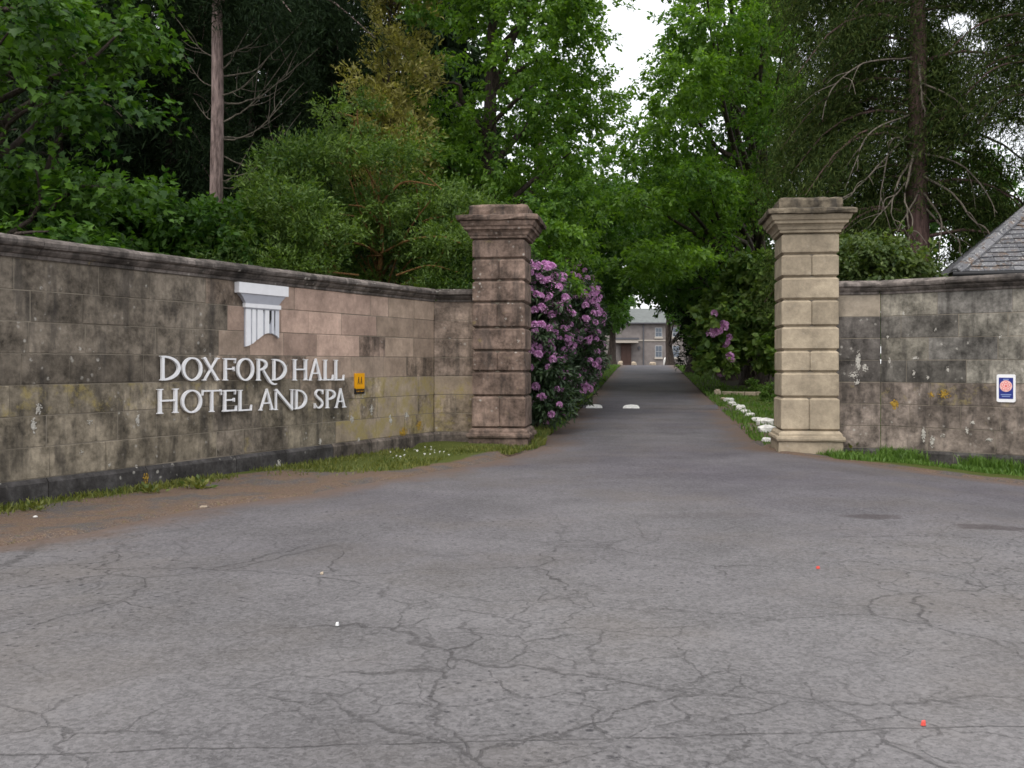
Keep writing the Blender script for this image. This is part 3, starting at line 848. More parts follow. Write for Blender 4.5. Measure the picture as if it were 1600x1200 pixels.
def put(chars, rowy):
    """chars: (letter, left, right) in the enlarged photograph; rowy: (top, bottom) there at both ends of the line"""
    (xa, ta, ba), (xb, tb, bb) = rowy
    for ch, l, r in chars:
        sl = LRUN.px(z4(l, 0)[0], 600)[0]; sr = LRUN.px(z4(r, 0)[0], 600)[0]
        m = (l + r) / 2; t = (m - xa) / (xb - xa)
        top = LRUN.px(*z4(m, ta + (tb - ta) * t))[1]; bot = LRUN.px(*z4(m, ba + (bb - ba) * t))[1]
        cap = top - bot
        big = 1.07 if l in (105, 88) else 1.0
        g = glyph(ch, (sr - sl) / (cap * big))
        k = cap * big
        v = [(x * k, y, z * k) for x, y, z in g.v]
        o = mesh('letter', v, g.f, M['white_paint'], sign, (sl - S0, -0.022, bot - 0.9))
        studs = Geo(); studs.box(0.30 * (sr - sl), 0.30 * (sr - sl) + .01, 0.0, 0.03, 0.05 * k, 0.05 * k + .01)
put([('D', 105, 230), ('O', 243, 368), ('X', 368, 478), ('F', 500, 577), ('O', 585, 692), ('R', 708, 815), ('D', 806, 895), ('H', 936, 1028), ('A', 1033, 1122), ('L', 1128, 1188), ('L', 1195, 1255)], ((105, 553, 697), (1255, 570, 697)))
put([('H', 88, 218), ('O', 238, 366), ('T', 370, 487), ('E', 497, 582), ('L', 593, 677), ('A', 722, 820), ('N', 822, 940), ('D', 947, 1023), ('S', 1068, 1132), ('P', 1142, 1202), ('A', 1200, 1268)], ((88, 760, 905), (1268, 752, 866)))

# fluted column emblem
EU = LRUN.px(366.25, 500)[0]; EW = LRUN.px(443.75, 500)[0] - EU
ZT = 2.645
emb = thing('column_emblem', 'white and grey fluted column emblem fixed above the lettering', 'emblem', LRUN.at(EU, 0, ZT - 0.875), LRUN.rz)
eb = 0.875
def em(name, poly, y0, y1, mat):
    g = Geo(); g.prism([(x * EW, z + eb) for x, z in poly], y0, y1); return g.build(name, M[mat], emb)
em('abacus', [(0, -.145), (1, -.145), (1, 0), (0, 0)], -.085, -.003, 'white_paint')
g = Geo()
vs = []
for (h0, z, y) in ((0.035, -.147, -.07), (0.10, -.2, -.062), (0.165, -.275, -.05)):
    vs += [(h0 * EW, y, z + eb), ((1 - h0) * EW, y, z + eb), (h0 * EW, -.003, z + eb), ((1 - h0) * EW, -.003, z + eb)]
g.add(vs, [(4, 5, 1, 0), (8, 9, 5, 4), (0, 2, 6, 4), (4, 6, 10, 8), (1, 5, 7, 3), (5, 9, 11, 7), (9, 8, 10, 11)])
g.build('echinus', M['grey_paint'], emb)
em('neck_band', [(.155, -.335), (.875, -.335), (.875, -.277), (.155, -.277)], -.055, -.003, 'white_paint')
em('neck_groove', [(.175, -.352), (.855, -.352), (.855, -.336), (.175, -.336)], -.043, -.003, 'grey_paint')
bx = np.array([.18, .24, .30, .37, .45, .52, .58, .64, .70, .76, .81, .855]); bz = np.array([-.875, -.862, -.84, -.80, -.755, -.715, -.69, -.68, -.682, -.695, -.72, -.75])
def bottom(x): return float(np.interp(x, bx, bz))
xs = np.linspace(.18, .855, 24)
em('shaft_back', [(x, bottom(x)) for x in xs] + [(.855, -.353), (.18, -.353)], -.022, -.003, 'grey_paint')
for (a, b) in ((.185, .275), (.305, .375), (.41, .52), (.565, .645), (.70, .745), (.775, .85)):
    q = np.linspace(a, b, 6)
    em('flute', [(x, bottom(x) + .004) for x in q] + [(b, -.356), (a, -.356)], -.040, -.0225, 'white_paint' if a < .7 else 'soft_grey')
for (a, b, z) in ((.50, .56, -.41), (.646, .699, -.55), (.747, .772, -.64)):
    em('shadow_inlay', [((a + b) / 2, z), (b, z + .08), (b, -.357), (a, -.357), (a, z + .06)], -.0305, -.0226, 'black_paint')

# yellow star plate
s, z = LRUN.px(553, 615.5); s2, ztop = LRUN.px(567.5, 583)
aw, ah = s2 - s, ztop - z
aa = thing('rating_plate', 'small yellow plate with black AA letters and a black lower band', 'sign', LRUN.at(s, 0, z), LRUN.rz)
g = Geo(); g.box(0, aw, -.028, -.004, ah * .28, ah); g.build('yellow_panel', M['yellow_paint'], aa)
g = Geo(); g.box(0, aw, -.027, -.004, 0.0, ah * .275); g.build('black_band', M['black_paint'], aa)
g = Geo(); g.box(aw*.02, aw*.98, -.0285, -.0271, ah * .235, ah * .27)
g.build('gold_line', M['yellow_paint'], aa)
for k in range(5):
    g = Geo()
    pts = []
    for i in range(10):
        a = math.pi / 2 + i * math.pi / 5; r = .013 if i % 2 == 0 else .0055
        pts.append((aw * (.18 + .16 * k) + r * math.cos(a), ah * .12 + r * math.sin(a)))
    g.prism(pts, -.0286, -.0271); g.build('star', M['yellow_paint'], aa)
for x0 in (.2, .5):
    g = Glyph()
    g.ribbon([(.35, 0), (.62, 1)], .12); g.ribbon([(.62, 1), (.78, 0)], .2); g.ribbon([(.4, .3), (.75, .3)], .1)
    k = ah * .36
    v = [(x * k * .8 + x0 * aw - .02, -.0282 + (y + 0.03) * 0.02 if y < -.01 else -.027, zz * k + ah * .46) for x, y, zz in g.v]
    mesh('letter', v, g.f, M['black_paint'], aa)

# blue rose sign
s, z = RRUN.px(1558, 628); s2, ztop = RRUN.px(1587.5, 585)
bw2, bh = s2 - s, ztop - z
bs = thing('rosette_sign', 'small blue sign with white border and pink rose disc', 'sign', RRUN.at(s, 0, z), RRUN.rz)
def rrect(x0, x1, z0, z1, r, n=4):
    out = []
    for (cx_, cz_, a0) in ((x1 - r, z0 + r, -90), (x1 - r, z1 - r, 0), (x0 + r, z1 - r, 90), (x0 + r, z0 + r, 180)):
        for i in range(n + 1):
            a = math.radians(a0 + 90 * i / n); out.append((cx_ + r * math.cos(a), cz_ + r * math.sin(a)))
    return out
g = Geo(); g.prism(rrect(0, bw2, 0, bh, .03), -.03, -.006); g.build('white_board', M['white_paint'], bs)
g = Geo(); g.prism(rrect(bw2 * .12, bw2 * .88, bh * .12, bh * .88, .008), -.0325, -.0301); g.build('blue_panel', M['blue_paint'], bs)
rc = (bw2 * .5, bh * .58); rr = bw2 * .33
def ell(cx_, cz_, rx, rz_, a, n=14):
    return [(cx_ + rx * math.cos(t) * math.cos(a) - rz_ * math.sin(t) * math.sin(a), cz_ + rx * math.cos(t) * math.sin(a) + rz_ * math.sin(t) * math.cos(a)) for t in np.linspace(0, 2 * math.pi, n, endpoint=False)]
g = Geo(); g.prism(ell(*rc, rr, rr, 0, 28), -.0345, -.0326); g.build('rose_disc', M['rose_pink'], bs)
for k in range(5):
    a = math.pi / 2 + k * 2 * math.pi / 5
    g = Geo(); g.prism(ell(rc[0] + math.cos(a) * rr * .6, rc[1] + math.sin(a) * rr * .6, rr * .26, rr * .3, a), -.0357, -.0346); g.build('petal', M['rose_red'], bs)
    g = Geo(); g.prism(ell(rc[0] + math.cos(a) * rr * .6, rc[1] + math.sin(a) * rr * .6, rr * .16, rr * .2, a), -.0366, -.0358); g.build('petal_heart', M['rose_pink'], bs)
g = Geo(); g.prism(ell(*rc, rr * .2, rr * .2, 0), -.0366, -.0346); g.build('rose_centre', M['rose_red'], bs)
for zz, w_ in ((.8, .3), (.255, .56), (.19, .44)):
    g = Geo(); g.box(bw2 * (.5 - w_ / 2), bw2 * (.5 + w_ / 2), -.0336, -.0326, bh * zz, bh * (zz + .035)); g.build('faded_text_line', M['paleblue_paint'], bs)

# ------------------------------------------------------------------ lodge with slate roof behind the right wall
def lodge():
    E = np.array([(1492 - 800) / F * 19.0, 19.0, CH + 143 / F * 19.0])
    a = math.radians(-15)
    d = np.array([math.cos(a), math.sin(a), 0]); n = np.array([-math.sin(a), math.cos(a), 0]); up = np.array([0, 0, 1.0])
    t = thing('lodge', 'low lodge with a mossy hipped slate roof behind the dark wall', 'building', tuple(E - up * (E[2])), 0)
    off = E - up * E[2]
    pitch = math.tan(math.radians(41))
    Lx, Ly, Hh = 9.0, 6.0, 3.0
    P = lambda x, y, z=0: tuple(E + d * x + n * y + up * z - off)
    g = Geo()
    w0, w1, w2, w3 = .35, Lx - .35, .35, Ly - .35
    g.add([P(w0, w2, -E[2] - .2), P(w1, w2, -E[2] - .2), P(w1, w3, -E[2] - .2), P(w0, w3, -E[2] - .2), P(w0, w2, -.02), P(w1, w2, -.02), P(w1, w3, -.02), P(w0, w3, -.02)],
          [(0, 1, 5, 4), (1, 2, 6, 5), (2, 3, 7, 6), (3, 0, 4, 7), (4, 5, 6, 7)])
    g.build('wall', M['house_wall'], t)
    g = Geo(); r = Hh * pitch
    g.add([P(0, 0), P(Lx, 0), P(Lx, Ly), P(0, Ly), P(Hh, Hh, r), P(Lx - Hh, Hh, r)], [(0, 1, 5, 4), (2, 3, 4, 5), (3, 0, 4), (1, 2, 5), (3, 2, 1, 0)])
    g.build('roof_deck', M['lead'], t)
    sl = math.sqrt(1 + pitch * pitch)
    exp = 0.15; wid = 0.26; count = 0
    def slates(ax, inw, length, org, maxs):
        """slates up one slope: ax along the eave, inw horizontally up the slope"""
        nonlocal count
        upv = (inw + up * pitch) / sl; nrm = np.cross(ax, upv)
        if nrm[2] < 0: nrm = -nrm
        row = 0
        rest = Geo()
        while row * exp < Hh * sl - .1:
            y = row * exp; hx = y / sl
            x = hx + (wid / 2 if row % 2 else 0) * 0.999
            while x < min(maxs + hx, length - hx):
                w = wid - .006
                lift = 0.012 + random.uniform(0, .006); tilt = random.uniform(-.004, .004)
                yb, ytp = y - .01 + random.uniform(-.012, .008), min(y + exp * 1.25, Hh * sl)
                base = org + ax * x + upv * yb
                top = org + ax * x + upv * ytp
                v = []
                for (b, lf) in ((base, lift + .018), (top, .006)):
                    v += [b + nrm * lf - off, b + ax * w + nrm * (lf + tilt) - off]
                v += [q - nrm * .012 for q in v]
                fq = [(0, 1, 3, 2), (5, 4, 6, 7), (4, 5, 1, 0), (6, 4, 0, 2), (5, 7, 3, 1)]
                if count < 290 and y < 2.6:
                    mesh('slate', v, fq, M['slate'], t); count += 1
                else:
                    rest.add(v, fq)
                x += wid
            row += 1
        if rest.v: tag(rest.build('slates', M['slate'], t), kind='stuff')
    slates(d, n, Lx, E, 2.9)
    slates(n, d, Ly, E, 0.9)
    # hip tiles
    hip = (d + n) / 1.0 + up * pitch
    hl = np.linalg.norm(hip); hip /= hl
    side = np.cross(hip, up); side /= np.linalg.norm(side)
    for k in range(15):
        a0 = E + hip * (k * .3) - off; b0 = E + hip * (k * .3 + .31) - off
        v = []
        for c0, li in ((a0, .07), (b0, .055)):
            v += [c0 + side * .15 + up * (li - .075), c0 + side * .05 + up * (li + .012), c0 - side * .05 + up * (li + .012), c0 - side * .15 + up * (li - .075)]
        v = v + [q - up * .03 for q in v]
        f = [(0, 1, 5, 4), (1, 2, 6, 5), (2, 3, 7, 6), (8, 9, 1, 0), (9, 10, 2, 1), (10, 11, 3, 2), (8, 12, 13, 9), (9, 13, 14, 10), (10, 14, 15, 11)]
        mesh('hip_tile', v, f, M['slate'], t)
    v, f = tube_arrays([E + d * -.05 - n * .06 - up * .05 - off, E + d * 3 - n * .06 - up * .05 - off, E + d * Lx - n * .06 - up * .05 - off], .06, 8)
    mesh('gutter', v, f, M['black_paint'], t, smooth=True)
lodge()

# ------------------------------------------------------------------ far house at the end of the drive
def house():
    Y0 = 130.0; k = Y0 / F
    X = lambda px: (px - 800) * k
    Z = lambda py: CH + (HY - py) * k
    zb = 1.0
    t = thing('country_house', 'distant stone house with slate roof closing the end of the drive', 'building', (X(1000), Y0, zb), 0)
    ox, oz = X(1000), zb
    def bx_(name, p0, p1, q0, q1, y0, y1, mat, par=t):
        g = Geo(); g.box(X(p0) - ox, X(p1) - ox, y0, y1, Z(q1) - oz, Z(q0) - oz); return g.build(name, M[mat], par)
    g = Geo(); g.box(X(880) - ox, X(1180) - ox, 0.0, 9.0, -0.6, Z(505) - oz); g.build('wall', M['house_wall'], t)
    g = Geo()
    e, r = Z(504.4) - oz, Z(479) - oz
    x0, x1 = X(875) - ox, X(1185) - ox
    g.add([(x0, -.4, e), (x1, -.4, e), (x1, 9.4, e), (x0, 9.4, e), (x0 + 3, 4.5, r), (x1 - 3, 4.5, r)], [(0, 1, 5, 4), (2, 3, 4, 5), (3, 0, 4), (1, 2, 5), (3, 2, 1, 0)])
    roof = g.build('roof', M['house_slate'], t)
    bx_('chimney', 940, 955, 466, 486, 4.0, 5.4, 'house_wall', roof)
    bx_('gutter', 876, 1184, 504.2, 506, -.55, -.41, 'lead')
    bx_('downpipe', 1004.2, 1006.2, 506, 575, -.16, -.02, 'lead')
    bx_('string_course', 880, 1180, 531, 533, -.09, -.005, 'house_sill')
    for px in (903, 1029, 1056, 1085, 1120):
        for (q0, q1) in ((512, 526.5), (540, 558.5)):
            w = bx_('window', px - 5.5, px + 5.5, q0, q1, -.05, -.006, 'white_frame')
            for i in range(2):
                for j in range(2):
                    a = px - 4.7 + i * 4.9; h = (q1 - q0 - 2) / 2
                    bx_('pane', a, a + 4.5, q0 + .7 + j * (h + .5), q0 + .7 + j * (h + .5) + h - .2, -.075, -.051, 'glass', w)
            bx_('sill', px - 6.5, px + 6.5, q1 + .1, q1 + 2.6, -.2, -.051, 'house_sill', w)
    bx_('porch_canopy', 958, 996, 528, 531, -1.7, -.1, 'lead')
    bx_('porch_fascia', 959, 995, 531.2, 536, -1.6, -.1, 'house_sill')
    d_ = bx_('door', 970, 985.5, 537, 575, -.5, -.01, 'dark_wood')
    for a, b in ((971.5, 977), (978.5, 984)): bx_('door_panel', a, b, 541, 566, -.54, -.501, 'dark_wood', d_)
    for a in (961, 992): bx_('bracket', a, a + 1.6, 531.4, 536, -1.4, -.02, 'house_sill')
    g = Geo(); cx0, cz0 = X(998.5) - ox, Z(543.5) - oz
    g.prism([(cx0 + .16 * math.cos(a), cz0 + .25 * math.sin(a)) for a in np.linspace(0, 2 * math.pi, 8, endpoint=False)], -.25, -.01); g.build('wall_lamp', M['lead'], t)
house()

# ------------------------------------------------------------------ speed hump with two white marks
def hump():
    Yh = ground_at(957, 638)[1]
    c = np.array([cx(Yh), Yh]); z0 = float(H(*c)) + 0.02
    t = thing('speed_hump', 'low tarmac speed hump with two white half discs crossing the drive', 'speed hump', (c[0], c[1], z0), -GA)
    prof = [(y, 0.085 * math.cos(math.pi * y / 1.0) ** 1.0 if abs(y) < .5 else 0) for y in np.linspace(-.5, .5, 11)]
    hz = lambda y: 0.085 * max(0, math.cos(math.pi * y)) + y * 0.022
    xs = np.linspace(-1.95, 1.95, 14); ys = np.linspace(-.5, .5, 13)
    v = [(x, y, hz(y) + 0.004) for y in ys for x in xs]
    nx = len(xs)
    f = [(j*nx + i, j*nx + i + 1, (j+1)*nx + i + 1, (j+1)*nx + i) for j in range(len(ys) - 1) for i in range(nx - 1)]
    o = mesh('hump', v, f, M['asphalt'], t, attrs={'edge': [3.0] * len(v)}, smooth=True)
    for px in (929, 986.5):
        X0 = (px - 800) / F * Yh
        lx = (X0 - c[0]) * GU[0]
        v, f = [], []
        n = 12; rows = 5
        for j in range(rows):
            y = -.5 + .47 * j / (rows - 1)
            hw = .24 * math.sqrt(max(0.0, 1 - (j / (rows - 1)) ** 2)) + .002
            for i in range(n): v.append((lx + hw * (-1 + 2 * i / (n - 1)), y, hz(y) + .009))
        for j in range(rows - 1):
            f += [(j*n + i, j*n + i + 1, (j+1)*n + i + 1, (j+1)*n + i) for i in range(n - 1)]
        mesh('white_marking', v, f, M['road_white'], t)
hump()

# ------------------------------------------------------------------ white stones along the drive edge, low kerb, litter
def rock(name, sx, sy, sz, mat, loc, label, cat, group=None, seed=0, rz=0.0):
    r = np.random.default_rng(seed)
    nlat, nlon = 5, 9; v = [(0, 0, 0)]; 
    v = []
    for i in range(nlat + 1):
        ph = math.pi * i / nlat
        for j in range(nlon):
            th = 2 * math.pi * j / nlon
            p = np.array([math.sin(ph) * math.cos(th), math.sin(ph) * math.sin(th), math.cos(ph)])
            p = np.sign(p) * np.abs(p) ** 0.7
            q = 1 + (r.normal() * .09 if 0 < i < nlat else 0)
            v.append((p[0] * sx / 2 * q, p[1] * sy / 2 * q, sz * (.5 + p[2] / 2) * (1 + (r.normal() * .05 if 0 < i < nlat else 0)) - sz * .08))
    f = []
    for i in range(nlat):
        f += [(i*nlon + j, (i+1)*nlon + j, (i+1)*nlon + (j+1) % nlon, i*nlon + (j+1) % nlon) for j in range(nlon)]
    o = mesh(name, v, f, M[mat], None, loc, rz)
    return tag(o, label, cat, group)
WS = [(1199, 693, 10, 8, 'white_stone', 'smallest white stone, nearest the pale gate pillar'),
      (1197, 679, 20, 14, 'white_stone', 'large blocky white stone behind the smallest one'),
      (1196, 668, 21, 14, 'white_stone', 'largest flat-topped white stone of the kerb row'),
      (1183.5, 661, 13, 8, 'white_stone', 'rounded white stone before the gap in the row'),
      (1172, 653, 11, 7, 'white_stone', 'greyish white stone, fifth from the pale pillar'),
      (1165, 648, 12, 7, 'white_stone', 'low white stone leaning on its taller neighbour'),
      (1157.5, 643.5, 11, 10, 'white_stone', 'upright white stone in the middle of the row'),
      (1150, 637, 10, 5, 'white_stone', 'flat white stone just beyond the upright one'),
      (1143, 634.5, 10, 6, 'white_stone', 'wide low white stone, third from the far end'),
      (1139, 629.5, 12, 7, 'white_stone', 'bright white stone by the end of the low kerb'),
      (1131, 627.5, 8, 6, 'tan_stone', 'pinkish unpainted stone near the far end of the row'),
      (1121, 619, 8, 10, 'tan_stone', 'tan upright stone at the far end of the row')]
for i, (px, py, w, h, mt, lb) in enumerate(WS):
    X, Y, Zg = ground_at(px, py)
    X = max(X, float(xr(Y)) + 0.05)
    k = Y / F
    rock('edging_stone', w * k * 1.35, max(w * k * 1.3, .24), h * k * 1.08, mt, (X, Y, Zg + 0.02), lb, 'stone', 'stones along the drive edge', 40 + i, random.uniform(-.5, .5))
X, Y, Zg = ground_at(932, 566) if False else (9.0 - .3, 66.0, float(H(8.7, 66)))
rock('edging_stone', .42, .35, .3, 'white_stone', ((933 - 800) / F * 62, 62.0, float(H(6, 62)) + .22), 'lone white boulder beyond the rhododendrons on the drive edge', 'stone', 'stones along the drive edge', 77)
for i, (px, w, h, lb) in enumerate(((958, .5, .5, 'pale boulder before the house, left of its door'), (969.5, .5, .55, 'pale boulder against the left of the house door'), (990.5, .5, .5, 'pale boulder right of the house door'), (1020, .7, .45, 'yellowish low boulder under the house windows'), (1039.5, .38, .95, 'tall white bollard stone beside the slim trunk'))):
    Y = 100.0; X = (px - 800) / F * Y
    rock('boulder', w, w, h, 'tan_stone' if i != 4 else 'white_stone', (X, Y, float(H(X, Y)) + .0), lb, 'stone', 'boulders before the house', 90 + i)
# low stone kerb round the lawn bed
kp0 = ground_at(1127, 618.5); kp1 = (kp0[0] + 3.4, kp0[1] - 2.0)
kerb = thing('garden_edging', 'low pale stone edging round the dark shrub bed', 'edging', (kp0[0], kp0[1], kp0[2]), math.atan2(kp1[1] - kp0[1], kp1[0] - kp0[0]))
for k in range(9):
    me = block_mesh('edging_block', .40, .2, .16, .015, .01); me.materials.append(M['tan_stone'])
    link('edging_block', me, kerb, (.22 + .42 * k, random.uniform(-.015, .015), -.04 + random.uniform(-.015, .01)), random.uniform(-.03, .03))

def scrap(name, px, py, w, l, mat, label, cat, seed):
    X, Y, Zg = ground_at(px, py); r = random.Random(seed)
    n = 9; ring = []
    for i in range(n):
        a = 2 * math.pi * i / n; q = r.uniform(.7, 1.1)
        ring.append((w / 2 * q * math.cos(a), l / 2 * q * math.sin(a)))
    v = [(x, y, .0) for x, y in ring] + [(x * .8, y * .8, r.uniform(.01, .02)) for x, y in ring]
    f = [tuple(range(n, 2 * n)), tuple(range(n - 1, -1, -1))] + [(i, (i + 1) % n, (i + 1) % n + n, i + n) for i in range(n)]
    o = mesh(name, v, f, M[mat], None, (X, Y, Zg + .024), r.uniform(-.4, .4))
    tag(o, label, cat)
scrap('plastic_scrap', 1443, 1142, .03, .02, 'red_plastic', 'red plastic scrap lying on the near tarmac', 'litter', 1)
scrap('plastic_scrap', 1278, 894, .028, .028, 'red_plastic', 'small pinkish red scrap farther out on the tarmac', 'litter', 2)
scrap('paper_scrap', 527, 985, .026, .02, 'paper', 'white paper scrap on the left of the tarmac', 'litter', 3)
scrap('paper_scrap', 318, 796, .1, .03, 'tan_stone', 'pale crumbled scrap on the brown dirt below the lettering', 'litter', 4)
scrap('pebble', 503, 903, .024, .024, 'tan_stone', 'small pale pebble above the paper scrap on the tarmac', 'pebble', 5)
scrap('pebble', 55, 813, .05, .06, 'white_stone', 'whitish pebble at the grassy foot of the dark wall', 'pebble', 6)

# ------------------------------------------------------------------ foliage
LEAF_DIAMOND = (np.array([(0, 0, 0), (.45, .28, .06), (1, 0, -.05), (.45, -.28, .06)]), np.array([(0, 2, 1), (0, 3, 2)]))
LEAF_BROAD = (np.array([(0, 0, 0), (.3, .36, .06), (.72, .26, .03), (1, 0, -.08), (.72, -.26, .03), (.3, -.36, .06)]), np.array([(0, 3, 2), (0, 2, 1), (0, 4, 3), (0, 5, 4)]))
LEAF_LONG = (np.array([(0, 0, 0), (.5, .15, .05), (1, 0, -.08), (.5, -.15, .05)]), np.array([(0, 2, 1), (0, 3, 2)]))
NEEDLE = (np.array([(0, 0, 0), (.4, .07, .02), (1, 0, -.02), (.4, -.07, .02)]), np.array([(0, 2, 1), (0, 3, 2)]))
def _maple():
    out = [(-.02, 0), (.05, -.22), (-.02, -.48), (.22, -.36), (.42, -.56), (.5, -.26), (1.0, 0)]
    pts = [(0.28, 0, 0.03)] + [(x, y, -.05 * abs(y) * 2) for x, y in out] + [(x, -y, -.05 * abs(y) * 2) for x, y in out[-2:0:-1]]
    n = len(pts) - 1
    return np.array(pts), np.array([(0, 1 + i, 1 + (i + 1) % n) for i in range(n)])
LEAF_MAPLE = _maple()

_LOD = np.random.default_rng(999)
def place_leaves(tmpl, pos, axis, normal, size, tint):
    # foliage high above or far beside the view is built from fewer, larger leaves
    qx = 800 + F * pos[:, 0] / pos[:, 1]; qy = HY - (pos[:, 2] - CH) / pos[:, 1] * F
    far = (qy < -70) | (qx < -120) | (qx > 1720)
    if len(pos) > 3000 and far.any():
        keep = ~far | (_LOD.random(len(pos)) < .2)
        size = np.where(far, size * 2.0, size)
        pos, axis, normal, size, tint = pos[keep], axis[keep], normal[keep], size[keep], tint[keep]
    tv, tf = tmpl
    axis = axis / (np.linalg.norm(axis, axis=1)[:, None] + 1e-9)
    side = np.cross(normal, axis); side /= np.linalg.norm(side, axis=1)[:, None] + 1e-9
    nrm = np.cross(axis, side)
    V = pos[:, None, :] + size[:, None, None] * (tv[None, :, 0:1] * axis[:, None, :] + tv[None, :, 1:2] * side[:, None, :] + tv[None, :, 2:3] * nrm[:, None, :])
    k = len(tv); n = len(pos)
    Fc = tf[None, :, :] + (np.arange(n) * k)[:, None, None]
    return V.reshape(-1, 3), Fc.reshape(-1, 3), np.repeat(tint, k)

def unit(a): return a / (np.linalg.norm(a, axis=-1, keepdims=True) + 1e-9)

def bough_leaves(rg, c, r, n, size, tmpl, per=18, flat=0.6, droop=0.25, twig=0.45, up=0.9, vary=0.35):
    """leaves on twigs round bough centres c (k,3) with radii r (k)"""
    k = len(c)
    w = r ** 2; w = w / w.sum()
    nt = max(1, n // per)
    b = rg.choice(k, nt, p=w)
    dirs = unit(rg.normal(size=(nt, 3)) * np.array([1, 1, 0.75]))
    rad = rg.random(nt) ** 0.45
    o = c[b] + dirs * (r[b] * rad)[:, None] * np.array([1, 1, flat])
    td = unit(dirs * np.array([1, 1, 0.35]) + rg.normal(size=(nt, 3)) * 0.45 + np.array([0, 0, -droop]))
    tl = twig * (0.6 + 0.8 * rg.random(nt))
    btint = rg.random(k) * 0.5
    i = np.repeat(np.arange(nt), per); m = len(i)
    t = rg.random(m)
    pos = o[i] + td[i] * (t * tl[i])[:, None] + rg.normal(size=(m, 3)) * (twig * 0.14)
    pos[:, 2] -= droop * 0.3 * t * t * tl[i]
    ax = unit(td[i] + rg.normal(size=(m, 3)) * 0.75 + np.array([0, 0, -droop]))
    nr = unit(np.array([0, 0, up]) + rg.normal(size=(m, 3)) * 0.45 + dirs[i] * 0.35)
    sz = size * (0.65 + 0.7 * rg.random(m))
    tint = np.clip(btint[b[i]] + vary * rg.normal(size=m) * 0.6 + 0.28, 0, 1)
    return place_leaves(tmpl, pos, ax, nr, sz, tint)

def crown_boughs(rg, c, rx, ry, rz, k, br, low=-1.0, shell=0.5, lump=0.22):
    """bough centres filling an uneven ellipsoid"""
    d = unit(rg.normal(size=(k * 3, 3)))
    d = d[d[:, 2] > low][:k]
    ph = rg.random(6) * 6.28
    f = 1 + lump * (np.sin(d[:, 0] * 3.1 + ph[0]) + np.sin(d[:, 1] * 3.7 + ph[1]) + np.sin(d[:, 2] * 4.3 + ph[2])) / 1.7
    rr = shell + (1 - shell) * rg.random(len(d)) ** 0.6
    p = np.asarray(c) + d * np.array([rx, ry, rz]) * (f * rr)[:, None]
    return p, br * (0.65 + 0.7 * rg.random(len(d)))

def limbs_to(rg, trunk, tr, boughs, n, r0=0.07, sides=5):
    """branches from the trunk line out to some of the boughs"""
    parts = []
    trunk = np.asarray(trunk)
    idx = rg.choice(len(boughs), min(n, len(boughs)), replace=False)
    for i in idx:
        e = boughs[i]
        zc = e[2] - np.linalg.norm(e[:2] - trunk[0, :2]) * rg.uniform(0.5, 1.0)
        zc = np.clip(zc, trunk[0, 2] + 0.25 * (trunk[-1, 2] - trunk[0, 2]), trunk[-1, 2] * 0.96)
        s = np.array([np.interp(zc, trunk[:, 2], trunk[:, q]) for q in range(3)])
        m1 = s + (e - s) * 0.4 + rg.normal(size=3) * 0.25 + np.array([0, 0, 0.25])
        m2 = s + (e - s) * 0.75 + rg.normal(size=3) * 0.2 + np.array([0, 0, 0.15])
        p = smooth_path([s, m1, m2, e], 9)
        q = float(np.interp(zc, trunk[:, 2], tr))
        parts.append(tube_arrays(p, np.linspace(min(r0, q * .6), 0.012, 9), sides, 0.04, int(i)))
    return parts

def trunk_line(rg, x, y, z0, h, lean=(0, 0), wig=0.12, n=12):
    t = np.linspace(0, 1, n)
    p = np.stack([x + lean[0] * t + np.cumsum(rg.normal(size=n)) * wig * .3, y + lean[1] * t + np.cumsum(rg.normal(size=n)) * wig * .3, z0 - .3 + (h + .3) * t], 1)
    p[0, :2] = (x, y)
    return p

def build_tree(name, label, cat, x, y, h, r, boughs, brad, nleaf, leafsize, leafmat, barkmat, tmpl=LEAF_DIAMOND, seed=0, group=None, nl=24, lean=(0, 0), per=18, flat=.6, droop=.25, twig=.45, up=.9, limb_r=.08, origin=None, trunk_h=None):
    rg = np.random.default_rng(seed)
    zg = float(H(x, y))
    t = thing(name, label, cat, (x, y, zg), 0, group)
    off = np.array([x, y, zg])
    tl = trunk_line(rg, x, y, zg, trunk_h or h * .92, lean)
    flare = 1 + 0.8 * np.exp(-np.linspace(0, 1, len(tl)) * 14)
    tr = np.linspace(r, r * .18, len(tl)) * flare
    v, f = tube_arrays(tl - off, tr, 12, 0.06, seed)
    parts = [(v, f)] + [(a - off, b) for a, b in limbs_to(rg, tl, tr, boughs, nl, limb_r)]
    v, f = merge(parts)
    mesh('trunk', v, f, M[barkmat], t, smooth=True)
    v, f, ti = bough_leaves(rg, boughs, brad, nleaf, leafsize, tmpl, per, flat, droop, twig, up)
    mesh('crown', v - off, f, M[leafmat], t, attrs={'tint': ti})
    return t

def PX(px, Y): return (px - 800) / F * Y
def PZ(py, Y): return CH + (HY - py) / F * Y

